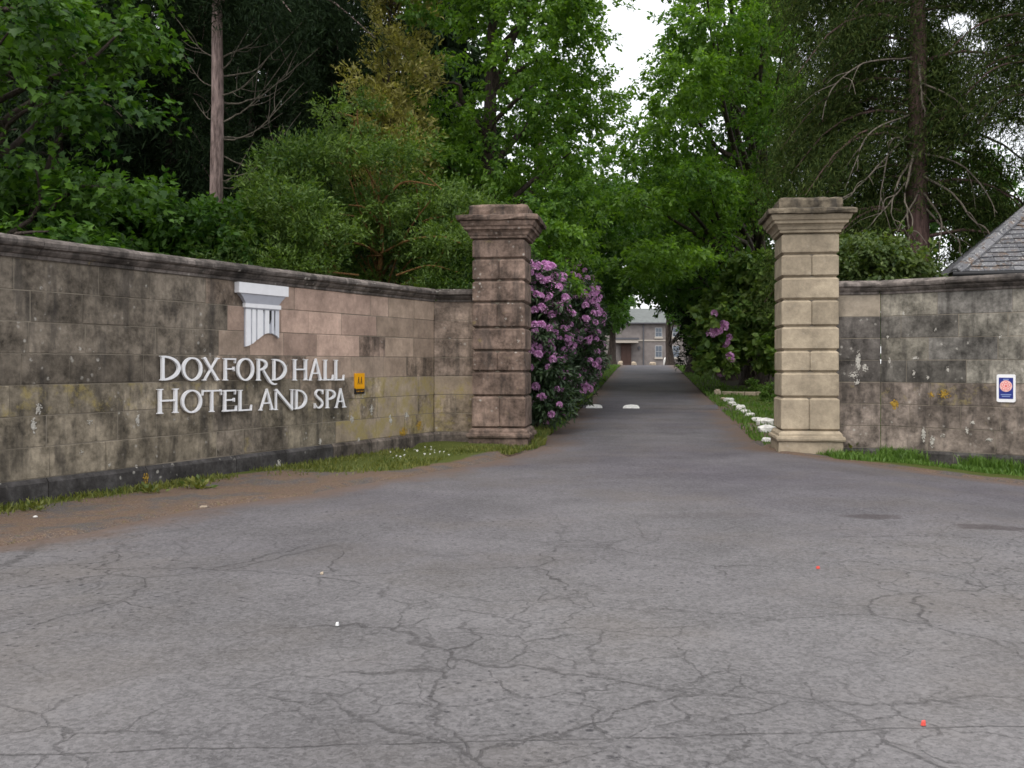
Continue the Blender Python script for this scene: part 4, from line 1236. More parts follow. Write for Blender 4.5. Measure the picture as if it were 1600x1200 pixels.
# --- sycamore hanging over the left wall
rg = np.random.default_rng(101)
bx_, bz_, by_, br_ = [], [], [], []
for _ in range(36):
    px = rg.uniform(-170, 212); py = rg.uniform(-160, 372)
    if px > 150 and 210 < py < 360 and rg.random() < .7: continue
    if px > 120 and py > 300 and rg.random() < .7: continue
    Y = rg.uniform(13.6, 16.2) + (1.2 if px > 150 else 0)
    bx_.append(PX(px, Y)); by_.append(Y); bz_.append(PZ(py, Y)); br_.append(rg.uniform(.45, .75))
b = np.stack([bx_, by_, bz_], 1)
build_tree('sycamore_tree', 'sycamore with broad lobed bright leaves hanging over the left end of the wall', 'tree', -9.2, 16.4, 9.5, .3, b, np.array(br_), 10000, .12, 'maple_leaf', 'bark_dark', LEAF_MAPLE, 3, nl=34, per=22, flat=.35, droop=.45, twig=.55, up=1.3)

# --- bare trunked fir with dead lower branches
def needle_branches(rg, br, per_m, size, tmpl=NEEDLE, hang=.5, spread=.35, fan=.8, holes=()):
    """needle sprays along branch polylines; every branch carries side twigs that hang"""
    P, A, T = [], [], []
    for p in br:
        L = np.linalg.norm(np.diff(p, axis=0), axis=1).sum()
        n = max(4, int(L * per_m))
        k = rg.random(n) ** .8 * (len(p) - 1); i = np.minimum(k.astype(int), len(p) - 2); u = (k - i)[:, None]
        c = p[i] * (1 - u) + p[i + 1] * u
        d = unit(p[i + 1] - p[i])
        # groups of needles share one hanging spray
        gs = np.repeat(rg.normal(size=((n + 6) // 7, 3)), 7, axis=0)[:n]
        go = np.repeat(rg.normal(size=((n + 6) // 7, 3)), 7, axis=0)[:n] * spread * np.array([1, 1, .7])
        gt = np.repeat(rg.random((n + 6) // 7), 7)[:n]
        down = np.array([0, 0, -hang])
        P.append(c + go + down * (np.abs(go).sum(1) * .5)[:, None] + rg.normal(size=(n, 3)) * .05)
        A.append(unit(d * .6 + gs * fan + down + rg.normal(size=(n, 3)) * .45)); T.append(np.clip(gt + rg.normal(size=n) * .2, 0, 1))
    P = np.concatenate(P); A = np.concatenate(A); T = np.concatenate(T)
    keep = np.ones(len(P), bool)
    qx = 800 + F * P[:, 0] / P[:, 1]; qy = HY - (P[:, 2] - CH) / P[:, 1] * F
    for a, b_, c, d in holes: keep &= ((qx - a) / c) ** 2 + ((qy - b_) / d) ** 2 > 1 - .6 * rg.random(len(P))
    P, A, T = P[keep], A[keep], T[keep]
    N = unit(rg.normal(size=P.shape) + np.array([0, 0, .8]))
    return place_leaves(tmpl, P, A, N, size * (.6 + .8 * rg.random(len(P))), T)

def conifer(name, label, x, y, h, r, z_lo, rmax, nbr, per_m, size, leafmat, barkmat, seed, drop=.25, rise=.1, group=None, sides=None, shape=.8, hang=.5, spread=.35, lean=(0, 0), bare=(), width=1.0, holes=(), away=0.0):
    rg = np.random.default_rng(seed); zg = float(H(x, y))
    t = thing(name, label, 'tree', (x, y, zg), 0, group)
    off = np.array([x, y, zg])
    tl = trunk_line(rg, x, y, zg, h, lean, .05)
    tr = np.linspace(r, r * .12, len(tl)) * (1 + .7 * np.exp(-np.linspace(0, 1, len(tl)) * 16))
    v, f = tube_arrays(tl - off, tr, 12, .05, seed); parts = [(v, f)]
    br = []
    for k in range(nbr):
        q = (k + rg.random()) / nbr
        z = z_lo + (h - z_lo) * q
        a = rg.uniform(0, 2 * math.pi) if sides is None else rg.uniform(*sides)
        L = rmax * (1 - q) ** shape * rg.uniform(.65, 1.1) + .3
        if away and abs((a + math.pi / 2 + math.pi) % (2 * math.pi) - math.pi) < away: a += math.pi * rg.uniform(.6, 1.4)
        s = np.array([np.interp(z + zg, tl[:, 2], tl[:, c]) for c in range(3)])
        d = np.array([math.cos(a), math.sin(a), 0])
        p = smooth_path([s, s + d * L * .35 + np.array([0, 0, rise * L * .5]), s + d * L * .7 + np.array([0, 0, rise * L * .4 - drop * L * .3]), s + d * L + np.array([0, 0, -drop * L])], 8)
        br.append(p)
        parts.append(tube_arrays(p - off, np.linspace(.045 * min(1, L / 3) + .008, .008, 8), 5, 0, k))
    v, f = merge(parts)
    mesh('trunk', v, f, M[barkmat], t, smooth=True)
    v, f, ti = needle_branches(rg, br, per_m, size, NEEDLE if width == 1 else (NEEDLE[0] * np.array([1, width, 1]), NEEDLE[1]), hang, spread, .8, holes)
    mesh('crown', v - off, f, M[leafmat], t, attrs={'tint': ti})
    for (pts, rad, mt) in bare:
        p = smooth_path(pts, 16)
        L = np.linalg.norm(p[-1] - p[0])
        p[1:] += np.cumsum(rg.normal(size=(15, 3)), axis=0) * .011 * L * .5
        tb = [tube_arrays(p - off, np.linspace(rad, rad * .25, 16), 6, .1, 1)]
        for q in range(rg.integers(2, 5)):
            k0 = rg.integers(5, 14); d = unit(p[min(k0 + 1, 15)] - p[k0 - 1]); e = unit(d * .8 + rg.normal(size=3) * .45) * L * rg.uniform(.15, .4)
            fk = smooth_path([p[k0], p[k0] + e * .5 + rg.normal(size=3) * .03, p[k0] + e + np.array([0, 0, -.06 * L]) * (1 if pts[-1][2] < pts[0][2] else -1)], 7)
            tb.append(tube_arrays(fk - off, np.linspace(rad * .5, rad * .15, 7), 5, .1, 2))
        v, f = merge(tb)
        mesh('bare_branch', v, f, M[mt], t, smooth=True)
    return t
Yf = 20.0; fx = PX(341, Yf)
def fir_branch(py0, dx, dy, bow, dz=0.0):
    a = np.array([fx, Yf, PZ(py0, Yf)]); e = np.array([PX(341 + dx, Yf) , Yf + dz, PZ(py0 + dy, Yf)])
    m = (a + e) / 2 + np.array([0, 0, bow]); m0 = a * .75 + e * .25 + np.array([0, 0, bow * .8])
    return ([a, m0, m, e], .013 + abs(dx) * .00006, 'twig_pale')
fb = [fir_branch(292, 85, -75, -.3, .2), fir_branch(285, 60, -60, -.2, -.3), fir_branch(272, 120, -110, -.4, .3), fir_branch(218, 140, -80, -.3, -.2), fir_branch(212, 90, -45, -.2, .5), fir_branch(193, 120, -115, -.3), fir_branch(160, 150, -90, -.3, .3), fir_branch(150, 90, -60, -.25, -.4), fir_branch(120, 130, -100, -.3, .2), fir_branch(112, 70, -85, -.2, -.2), fir_branch(92, 110, -90, -.2), fir_branch(240, 110, -20, -.3, .4), fir_branch(135, -60, -60, -.2), fir_branch(90, -75, -70, -.2), fir_branch(180, -45, -30, -.2, .2)]
conifer('fir_tree', 'tall fir with a bare pinkish trunk and thin dead lower branches', fx, Yf, 19, .17, 8.6, 3.4, 70, 640, .15, 'fir_needle', 'bark_pink', 5, bare=fb, drop=.3, hang=.6)

# --- cypress with sunlight put into its leaf colour, and its dark neighbours
def column_tree(name, label, x, y, h, rad, n, size, leafmat, seed, z_lo=.5, group=None, twigmat='bark_dark'):
    rg = np.random.default_rng(seed); zg = float(H(x, y))
    k = 90
    z = z_lo + (h - z_lo) * rg.random(k) ** 1.1; a = rg.random(k) * 6.28
    R = rad * np.sqrt(np.clip(1 - (z / h) ** 2.2, .02, 1)) * (.55 + .45 * rg.random(k))
    b = np.stack([x + R * np.cos(a), y + R * np.sin(a), zg + z], 1)
    return build_tree(name, label, 'tree', x, y, h, .14, b, .45 + .3 * rg.random(k), n, size, leafmat, twigmat, LEAF_LONG, seed, group, nl=20, per=20, flat=1.0, droop=-.25, twig=.4, up=.3, limb_r=.03)
column_tree('sunlit_cypress', 'cypress column coloured golden as if sunlit, between the fir and the lime tree', PX(614, 25.5), 25.0, 14.5, .68, 22000, .15, 'sunlit_needle', 21, 6.0)
conifer('spruce_tree', 'dark spruce filling the shade left of the sunlit-coloured cypress', PX(520, 29), 29.5, 18, .2, 1.5, 2.7, 90, 290, .26, 'fir_needle', 'bark_dark', 22, drop=.35, group='dark conifers behind the wall')
conifer('spruce_tree', 'dark spruce directly behind the sunlit-coloured cypress', PX(592, 33), 33.0, 18, .2, 1.5, 3.0, 90, 200, .34, 'fir_needle', 'bark_dark', 26, drop=.35, group='dark conifers behind the wall')
conifer('spruce_tree', 'dark spruce in the gloom just behind the bare fir trunk', PX(395, 33), 33, 17, .2, 1.0, 3.4, 90, 230, .31, 'fir_needle', 'bark_dark', 23, drop=.3, group='dark conifers behind the wall')
conifer('spruce_tree', 'dark spruce between the sycamore leaves and the bare fir trunk', PX(265, 25), 25, 17, .2, 1.0, 3.0, 100, 300, .24, 'fir_needle', 'bark_dark', 24, drop=.3, group='dark conifers behind the wall')
conifer('spruce_tree', 'dark spruce almost hidden behind the sycamore leaves', PX(90, 23), 23, 17, .2, 1.0, 3.4, 80, 200, .3, 'fir_needle', 'bark_dark', 25, drop=.3, group='dark conifers behind the wall')

# --- spreading pine-green bush tree above the wall with orange branches
rg = np.random.default_rng(31)
pb, pr = [], []
prof_px = np.array([(330, 318), (365, 300), (420, 265), (470, 215), (500, 170), (545, 165), (600, 200), (650, 235), (700, 265), (745, 300)])
for _ in range(100):
    px = rg.uniform(335, 740); top = np.interp(px, prof_px[:, 0], prof_px[:, 1]) + 26 * math.sin(px * .055) + 14 * math.sin(px * .13); py = rg.uniform(top + 12, 470)
    Y = rg.uniform(19.6, 22.0) + max(0, (600 - px)) * -.004 + (0 if px > 500 else -.6)
    # stay behind the wall
    X = PX(px, Y)
    if dist_left_wall(X, Y) > -0.7 and X < -1.3: Y += 1.6; X = PX(px, Y)
    pb.append((X, Y, PZ(py, Y))); pr.append(rg.uniform(.28, .66))
pb = np.array(pb)
bush = build_tree('yew_tree', 'spreading green yew with orange brown branches rising above the wall coping', 'tree', PX(590, 21.5), 21.5, 5.6, .14, pb, np.array(pr), 95000, .096, 'pine_needle', 'twig_orange', (NEEDLE[0] * np.array([1, 2.4, 1]), NEEDLE[1]), 32, nl=46, limb_r=.022, per=26, flat=.5, droop=-.1, twig=.38, up=.8)
o_ = np.array([PX(590, 21.5), 21.5, float(H(PX(590, 21.5), 21.5))])
for (pts, rad) in (([(593, 420, 21), (597, 360, 20.6), (592, 300, 20.4), (600, 240, 20.3)], .05), ([(595, 350, 20.6), (570, 325, 20.3), (545, 320, 20)], .03), ([(594, 320, 20.4), (630, 285, 20.2), (680, 290, 20)], .03),
                   ([(596, 400, 20.8), (560, 380, 20.2), (520, 385, 19.8), (485, 370, 19.6)], .03), ([(598, 395, 20.8), (640, 375, 20.2), (690, 370, 19.8), (720, 380, 19.6)], .03), ([(592, 300, 20.4), (570, 260, 20.1), (550, 230, 20)], .025), ([(560, 430, 20.2), (480, 420, 19.3), (400, 395, 18.9)], .025), ([(620, 430, 20.4), (670, 415, 19.9), (715, 425, 19.8)], .025)):
    p = smooth_path([(PX(a, Y), Y, PZ(c, Y)) for a, c, Y in pts], 12)
    v, f = tube_arrays(p - o_, np.linspace(rad, rad * .4, 12), 6, .08, 3)
    mesh('branch', v, f, M['twig_orange'], bush, smooth=True)

# --- lime trees of the avenue, left
def lime(label, x, y, boughs, brad, n, size, mat, seed, h, r, name='lime_tree', **kw):
    return build_tree(name, label, 'tree', x, y, h, r, boughs, brad, n, size, mat, 'bark_dark', LEAF_DIAMOND, seed, 'trees lining the drive', **kw)
def px_boughs(seed, outline_l, outline_r, y0, y1, Y0, Y1, k, rmin, rmax, holes=()):
    """boughs spread between two silhouette lines (pixel x as a function of pixel y)"""
    rg = np.random.default_rng(seed); out, rr = [], []
    while len(out) < k:
        py = rg.uniform(y0, y1)
        l = np.interp(py, *zip(*outline_l)); r = np.interp(py, *zip(*outline_r))
        px = rg.uniform(l, r); Y = rg.uniform(Y0, Y1); rad = rg.uniform(rmin, rmax)
        m = rad * F / Y * .8
        if px - l < m * .6 or r - px < m * .9: 
            px = np.clip(px, l + m * .6, max(l + m * .6, r - m * .9))
        if any((px - a) ** 2 / c ** 2 + (py - b_) ** 2 / d ** 2 < 1 for a, b_, c, d in holes): continue
        out.append((PX(px, Y), Y, PZ(py, Y))); rr.append(rad)
    return np.array(out), np.array(rr)
b, r = px_boughs(41, [(-420, 690), (-100, 640), (100, 645), (300, 640), (470, 700)], [(-420, 900), (-150, 950), (0, 964), (60, 984), (120, 972), (190, 958), (250, 938), (330, 925), (480, 900)], -380, 455, 24.5, 30.5, 185, .6, 1.15,
                 holes=((765, 120, 18, 14), (785, 222, 16, 12), (925, 175, 16, 14)))
b2, r2 = px_boughs(49, [(300, 735), (470, 735)], [(300, 905), (470, 900)], 310, 470, 23, 27, 34, .45, .75)
b = np.vstack([b, b2]); r = np.concatenate([r, r2])
lime('tall bright lime tree behind the dark gate pillar', PX(757, 27), 27.0, b, r, 125000, .133, 'lime_leaf', 42, 15.5, .34, nl=46, lean=(.4, 0), limb_r=.12, trunk_h=14, flat=.42, per=26, twig=.36, up=1.2)

b, r = px_boughs(43, [(-420, 1100), (-100, 1070), (0, 1078), (60, 1056), (120, 1026), (190, 986), (260, 980), (330, 960), (440, 965)], [(-420, 1240), (0, 1265), (150, 1255), (300, 1240), (450, 1215)], -380, 420, 33, 44, 150, .8, 1.6,
                 holes=((1165, 380, 45, 40), (1115, 95, 16, 14)))
lime('tall lime tree leaning over the right edge of the drive', PX(1185, 43.5), 43.5, b, r, 112000, .175, 'lime_leaf', 44, 21, .5, nl=46, lean=(-.6, 0), limb_r=.16, trunk_h=19, flat=.42, per=26, twig=.45, up=1.2)
# second trunk of the pair
b, r = px_boughs(45, [(80, 1110), (160, 1060), (250, 1010), (470, 1010)], [(80, 1235), (250, 1230), (470, 1215)], 90, 455, 43, 50, 90, .8, 1.4, holes=((1165, 410, 50, 40),))
lime('dark trunked lime second along the right edge of the drive', PX(1143, 48), 48.0, b, r, 42000, .21, 'dark_leaf', 46, 17, .42, nl=24)
b, r = px_boughs(47, [(280, 815), (400, 815), (560, 850)], [(280, 960), (400, 975), (470, 950), (560, 940)], 275, 500, 38, 46, 80, .7, 1.3)
lime('dark lime tree second along the left edge of the drive', PX(838, 42), 42.0, b, r, 42000, .18, 'dark_leaf', 48, 12, .36, nl=24)
b, r = px_boughs(51, [(285, 900), (400, 890), (500, 905)], [(285, 1005), (400, 1030), (440, 1020), (500, 990)], 288, 455, 56, 66, 80, .9, 1.5, holes=((1014, 464, 34, 13), (945, 500, 40, 30)))
lime('shadowy lime tree third along the left edge, arching over the drive', PX(915, 60), 60.0, b, r, 36000, .24, 'dark_leaf', 52, 13, .34, nl=24)
b, r = px_boughs(53, [(290, 975), (400, 985), (440, 1000), (500, 1045)], [(290, 1150), (560, 1130)], 292, 470, 52, 62, 90, .9, 1.5, holes=((1014, 464, 34, 13),))
lime('shadowy lime tree third along the right edge, arching over the drive', PX(1092, 57), 57.0, b, r, 40000, .24, 'dark_leaf', 54, 13.5, .5, nl=24)
b, r = px_boughs(55, [(430, 900), (520, 900)], [(430, 985), (480, 985), (520, 960)], 430, 515, 76, 86, 34, .8, 1.3, holes=((1014, 464, 34, 13),))
lime('slim avenue tree with a straight dark trunk left of the house door', PX(955.5, 78), 78.0, b, r, 16000, .28, 'dark_leaf', 56, 9.5, .32, nl=10)
b, r = px_boughs(57, [(430, 1040), (520, 1052)], [(430, 1120), (520, 1120)], 440, 520, 84, 96, 34, .8, 1.3, holes=((1014, 464, 34, 13), (1045, 500, 10, 20)))
lime('slim tree with a mossy pale trunk standing before the house windows', PX(1047, 92), 92.0, b, r, 14000, .28, 'dark_leaf', 58, 9, .38, nl=10)
# dark yew mass on the right of the drive
rg = np.random.default_rng(61)
b, r = px_boughs(61, [(420, 1085), (470, 1072), (520, 1070), (570, 1063)], [(420, 1160), (570, 1150)], 425, 566, 52, 58, 70, .5, .9)
build_tree('yew_bush', 'nearly black yew bush on the drive edge in front of the house', 'bush', PX(1105, 55), 55.0, 5, .2, b, r, 26000, .22, 'fir_needle', 'bark_dark', LEAF_LONG, 62, nl=8, per=16, droop=.1, limb_r=.05)

# --- right conifer with drooping bare branches
Yc = 23.5; cxx = PX(1432, Yc)
def hang(pts, rad):
    return ([(PX(a, Yc + dy), Yc + dy, PZ(c, Yc + dy)) for a, c, dy in pts], rad, 'twig_pale')
hb = [hang([(1428, 238, -.2), (1420, 270, -.6), (1412, 310, -.9), (1428, 345, -1.1), (1420, 378, -1.2)], .035),
      hang([(1425, 250, -.2), (1398, 290, -.8), (1388, 325, -1.0), (1395, 352, -1.1)], .03),
      hang([(1424, 225, -.2), (1395, 215, -.7), (1380, 285, -1.0), (1375, 330, -1.1)], .025),
      hang([(1436, 300, -.2), (1420, 335, -.7), (1408, 360, -.9), (1402, 380, -1.0)], .025),
      hang([(1442, 275, -.2), (1490, 300, -.7), (1515, 335, -1.0), (1545, 358, -1.1)], .035),
      hang([(1442, 300, -.2), (1468, 340, -.6), (1470, 370, -.8), (1468, 405, -.9)], .028),
      hang([(1446, 325, -.2), (1480, 360, -.6), (1498, 375, -.8), (1500, 395, -.9)], .028),
      hang([(1420, 180, -.2), (1370, 195, -.9), (1345, 230, -1.2), (1340, 262, -1.3)], .025),
      hang([(1424, 205, -.2), (1360, 270, -1.0), (1330, 300, -1.3), (1300, 330, -1.5)], .025),
      hang([(1426, 270, -.2), (1375, 335, -1.0), (1350, 365, -1.2)], .022),
      hang([(1440, 240, -.2), (1500, 255, -.8), (1545, 300, -1.1), (1560, 330, -1.2)], .028),
      hang([(1436, 100, -.3), (1440, 150, -.6), (1446, 175, -.7)], .03),
      hang([(1440, 130, -.2), (1480, 150, -.8), (1520, 190, -1.1), (1560, 200, -1.3)], .028),
      hang([(1424, 90, -.2), (1350, 100, -.9), (1300, 140, -1.3), (1292, 190, -1.5)], .026)]
conifer('cypress_tree', 'big brown green cypress with a reddish trunk and drooping bare branches', cxx, Yc, 17, .36, 4.2, 3.5, 120, 680, .145, 'cypress_needle', 'bark_red', 71, drop=.45, hang=.7, spread=.4, bare=hb, shape=.45, away=1.05, holes=((1395, 60, 8, 16), (1360, 165, 16, 10), (1500, 36, 34, 20), (1530, 70, 16, 16), (1570, 215, 46, 32), (1500, 235, 22, 12), (1590, 300, 20, 24), (1440, 370, 60, 50)))
# left lobe of the cypress group, right edge conifer
conifer('cypress_tree', 'feathery dark cypress rising directly behind the pale gate pillar', PX(1305, 26), 26.0, 15, .2, 4.6, 1.35, 110, 520, .155, 'cypress_needle', 'bark_red', 72, drop=.4, hang=.7, spread=.36, shape=.3)
conifer('cypress_tree', 'brownish cypress at the right border above the slate roof', PX(1640, 22), 22.0, 15, .22, 6.6, 2.2, 70, 520, .15, 'cypress_needle', 'bark_red', 73, drop=.35, hang=.6, spread=.4, shape=.4)
b, r = px_boughs(74, [(180, 1445), (420, 1400)], [(180, 1700), (420, 1700)], 215, 420, 33, 38, 46, .6, 1.0, holes=((1570, 225, 40, 35), (1490, 250, 24, 20), (1590, 300, 20, 20)))
build_tree('background_tree', 'leafy tree showing in gaps behind the bare hanging branches', 'tree', PX(1560, 36), 36.0, 9, .22, b, r, 20000, .17, 'dark_leaf', 'bark_dark', LEAF_DIAMOND, 75, 'background trees behind the walls', nl=16)

# --- background wood left of the lime and behind everything
k = 0
for (px, Y, label) in ((150, 42, 'spruce far back in the wood behind the sycamore'), (330, 46, 'spruce far back in the wood behind the bare fir'), (470, 44, 'spruce far back in the wood left of the sunlit-coloured cypress'), (690, 48, 'spruce in the wood glimpsed through the left lime'), (-60, 38, 'spruce far back in the wood at the left border')):
    conifer('spruce_tree', label, PX(px, Y), Y, 20, .25, .8, 4.6, 90, 85, 1.15, 'fir_needle', 'bark_dark', 80 + k, drop=.3, spread=.6, group='background spruces in the wood'); k += 1
b, r = px_boughs(90, [(0, 650), (120, 600), (180, 560), (500, 560)], [(0, 900), (120, 915), (300, 890), (500, 880)], 10, 520, 46, 54, 120, 1.0, 1.7, holes=((785, 222, 18, 14), (735, 120, 18, 16), (905, 150, 18, 14)))
build_tree('background_tree', 'broad tree closing the view behind the left lime', 'tree', PX(740, 50), 50.0, 19, .4, b, r, 40000, .26, 'dark_leaf', 'bark_dark', LEAF_DIAMOND, 91, 'background trees behind the walls', nl=14)
b, r = px_boughs(92, [(320, 1120), (520, 1130)], [(320, 1420), (520, 1420)], 330, 530, 44, 50, 60, 1.0, 1.5)
build_tree('background_tree', 'low dark tree closing the view behind the right rhododendron', 'tree', PX(1270, 47), 47.0, 8, .3, b, r, 22000, .26, 'dark_leaf', 'bark_dark', LEAF_DIAMOND, 93, 'background trees behind the walls', nl=14)

# undergrowth behind the left wall
for i, (x0, x1, y0, y1, Yq, label) in enumerate(((-60, 130, 285, 400, 15.5, 'dark green laurel low behind the wall under the sycamore'), (120, 260, 300, 410, 18.2, 'shaded laurel low behind the wall between sycamore and fir'), (250, 380, 318, 420, 18.8, 'fresh green laurel low behind the wall at the foot of the fir'))):
    b, r = px_boughs(110 + i, [(y0, x0), (y1, x0)], [(y0, x1), (y1, x1)], y0, y1, Yq, Yq + 1.6, 30, .3, .5)
    build_tree('laurel_bush', label, 'bush', PX((x0 + x1) / 2, Yq + .8), Yq + .8, 3.0, .06, b, r, 8000, .15, 'dark_leaf', 'bark_dark', LEAF_DIAMOND, 120 + i, 'laurels behind the wall', nl=10, limb_r=.03)

# bush between the pale pillar and the slate roof
b, r = px_boughs(130, [(365, 1318), (450, 1312)], [(365, 1395), (400, 1440), (450, 1465)], 375, 452, 18.6, 20.2, 60, .26, .45)
build_tree('elder_bush', 'mid green leafy elder bush showing over the wall between pillar and slate roof', 'bush', PX(1385, 19.3), 19.3, 3.0, .06, b, r, 13000, .11, 'elder_leaf', 'bark_dark', LEAF_DIAMOND, 131, None, nl=14, limb_r=.03, twig=.3)

# --- rhododendrons
def truss_mesh():
    rg = np.random.default_rng(5); V, Fc, T = [], [], []
    for k in range(13):
        d = unit(rg.normal(size=3) + np.array([0, -.1, .75])); 
        a = unit(np.cross(d, [0.3, .2, 1.0])); b_ = np.cross(d, a); c0 = d * .045
        for p in range(5):
            th = 2 * math.pi * p / 5 + rg.random()
            e = a * math.cos(th) + b_ * math.sin(th); s_ = -a * math.sin(th) + b_ * math.cos(th)
            n0 = len(V)
            V += [c0, c0 + d * .03 + e * .03 + s_ * .018, c0 + d * .038 + e * .055, c0 + d * .03 + e * .03 - s_ * .018]
            Fc += [(n0, n0 + 1, n0 + 2), (n0, n0 + 2, n0 + 3)]; q = np.clip(.5 + rg.normal() * .25, 0, 1); T += [q * .6, q, q, q]
    me = bpy.data.meshes.new('flower_truss'); me.from_pydata([tuple(map(float, p)) for p in V], [], Fc); me.update()
    at = me.attributes.new('tint', 'FLOAT', 'POINT'); at.data.foreach_set('value', np.array(T, dtype=np.float32))
    me.materials.append(M['petal']); return me
TRUSS = truss_mesh()
def rhodo(label, px_c, Y, b, r, nleaf, leafmat, trusses, seed, size=.15):
    x = PX(px_c, Y)
    t = build_tree('rhododendron', label, 'shrub', x, Y, 2.0, .08, b, r, nleaf, size, leafmat, 'bark_dark', (LEAF_LONG if leafmat == 'rhodo_leaf' else LEAF_BROAD), seed, 'rhododendrons beside the drive', nl=16, per=12, flat=.9, droop=.1, twig=.28, up=.8, limb_r=.035)
    rg = np.random.default_rng(seed); off = np.array(t.location)
    for (p, s_) in trusses:
        o = link('flower_truss', TRUSS, t, tuple(np.array(p) - off), rg.uniform(0, 6.28))
        o.scale = (s_, s_, s_); o.rotation_euler = (rg.uniform(-.4, .4) + .5, rg.uniform(-.5, .5), rg.uniform(-.5, .5))
def scatter_trusses(seed, b, r, n, dens=None, smin=1.1, smax=1.7):
    """blooms on the outside of the boughs, facing the drive and the light"""
    rg = np.random.default_rng(seed); out = []
    c = b.mean(0); tries = 0
    while len(out) < n and tries < 60000:
        tries += 1
        i = rg.integers(len(b)); d = unit(rg.normal(size=3) + np.array([.5, -1.2, .5]))
        p = b[i] + d * r[i] * np.array([1.05, 1.05, .95])
        # keep it on the hull: no other bough centre well in front
        q = b - p
        if np.any((np.linalg.norm(q, axis=1) < r * .75)): continue
        px, py = 800 + F * p[0] / p[1], HY - (p[2] - CH) / p[1] * F
        if dens and rg.random() > dens(px, py): continue
        out.append((p, rg.uniform(smin, smax)))
    return out
rb = []
b1, r1 = px_boughs(140, [(425, 800), (460, 790), (655, 790)], [(415, 862), (470, 884), (560, 890), (620, 880), (655, 868)], 422, 640, 20.6, 22.4, 75, .26, .42)
d1 = lambda px, py: (1.0 if py < 490 else .7 if py < 570 else .25) * (1 if px > 826 else .3)
rhodo('rhododendron crowded with purple blooms directly beside the dark gate pillar', 845, 21.6, b1, r1, 15000, 'rhodo_leaf', scatter_trusses(141, b1, r1, 270, d1, .65, 1.0), 142)
b1, r1 = px_boughs(143, [(430, 825), (640, 830)], [(415, 905), (440, 922), (470, 930), (560, 932), (610, 915), (640, 900)], 432, 622, 25, 27, 70, .32, .5)
rhodo('second purple rhododendron leaning over the left drive edge', 872, 26, b1, r1, 14000, 'rhodo_leaf', scatter_trusses(144, b1, r1, 270, lambda px, py: .9 if py < 540 else .45, .75, 1.1), 145)
b1, r1 = px_boughs(146, [(440, 870), (600, 870)], [(440, 925), (480, 934), (540, 938), (600, 925)], 452, 600, 29.5, 31.5, 60, .36, .55)
rhodo('farthest purple rhododendron of the row left of the drive', 900, 30.5, b1, r1, 12000, 'rhodo_leaf', scatter_trusses(147, b1, r1, 230, None, .9, 1.3), 148)
b1, r1 = px_boughs(150, [(405, 1165), (450, 1135), (490, 1095), (545, 1100), (600, 1116)], [(405, 1260), (600, 1270)], 412, 575, 36.5, 41, 100, .5, .85, holes=((1185, 585, 48, 30),))
d2 = lambda px, py: (1.0 if (px < 1140 and 488 < py < 548) or (1105 < px < 1145 and 556 < py < 600) else 0.004)
rhodo('large green rhododendron right of the drive with violet blooms on its left side', 1180, 39, b1, r1, 30000, 'rhodo_leaf_light', scatter_trusses(151, b1, r1, 40, d2, 1.3, 2.1), 152, .24)

# clipped little shrubs on the lawn
def shrublet(label, px, py_base, w, h, Y, n, seed, box=False):
    x = PX(px, Y); zg = float(H(x, Y)); rg = np.random.default_rng(seed); k = 26
    if box: b = np.stack([x + rg.uniform(-.4, .4, k) * w, Y + rg.uniform(-.4, .4, k) * w, zg + rg.uniform(.15, .9, k) * h], 1)
    else:
        d = unit(rg.normal(size=(k, 3))); d[:, 2] = np.abs(d[:, 2])
        b = np.array([x, Y, zg + .05]) + d * np.array([w * .36, w * .36, h * .7]) * rg.random((k, 1)) ** .4
    build_tree('box_shrub', label, 'shrub', x, Y, h * .8, .03, b, np.full(k, w * .16), n, .06, 'lawn', 'bark_dark', LEAF_DIAMOND, seed, None, nl=5, limb_r=.012, twig=.1, per=10)
shrublet('clipped upright box shrub in front of the dark rhododendron base', 1178, 616, .45, .62, 36.0, 3500, 160, True)
shrublet('low rounded box shrub half hidden by the pale pillar', 1207, 640, 1.0, .85, 32.0, 5000, 161)

# ------------------------------------------------------------------ grass, daisies, weeds
def blades(rg, X, Y, hmin, hmax, w, base=None):
    n = len(X); Z = H(X, Y) + .015
    h = hmin + (hmax - hmin) * rg.random(n) ** 1.6
    a = rg.random(n) * 6.28; ln = rg.random(n) * .75; th = rg.random(n) * 6.28
    s = np.stack([np.cos(a), np.sin(a), np.zeros(n)], 1) * (w * (.6 + .8 * rg.random(n)))[:, None]
    lean = np.stack([np.cos(th), np.sin(th), np.zeros(n)], 1) * (h * ln)[:, None]
    p = np.stack([X, Y, Z], 1); up = np.array([0, 0, 1.0])
    mid = p + lean * .35 + up * (h * .6)[:, None]; tip = p + lean + up * (h * (1 - .25 * ln))[:, None]
    V = np.stack([p - s, p + s, mid + s * .7, mid - s * .7, tip], 1).reshape(-1, 3)
    b = (np.arange(n) * 5)[:, None, None]
    Fc = (np.array([(0, 1, 2), (0, 2, 3), (3, 2, 4)])[None] + b).reshape(-1, 3)
    t = np.repeat(np.clip(rg.random(n) * .7 + .3 * vnoise(X, Y, .5, 9), 0, 1), 5)
    return V, Fc, t
def grass_obj(label, sets, mat='grass'):
    V = np.concatenate([s[0] for s in sets]); T = np.concatenate([s[2] for s in sets]); fs = []; b = 0
    for s in sets: fs.append(s[1] + b); b += len(s[0])
    tag(mesh('grass', V, np.concatenate(fs), M[mat], attrs={'tint': T}), label, 'grass', kind='stuff')
rg = np.random.default_rng(200)
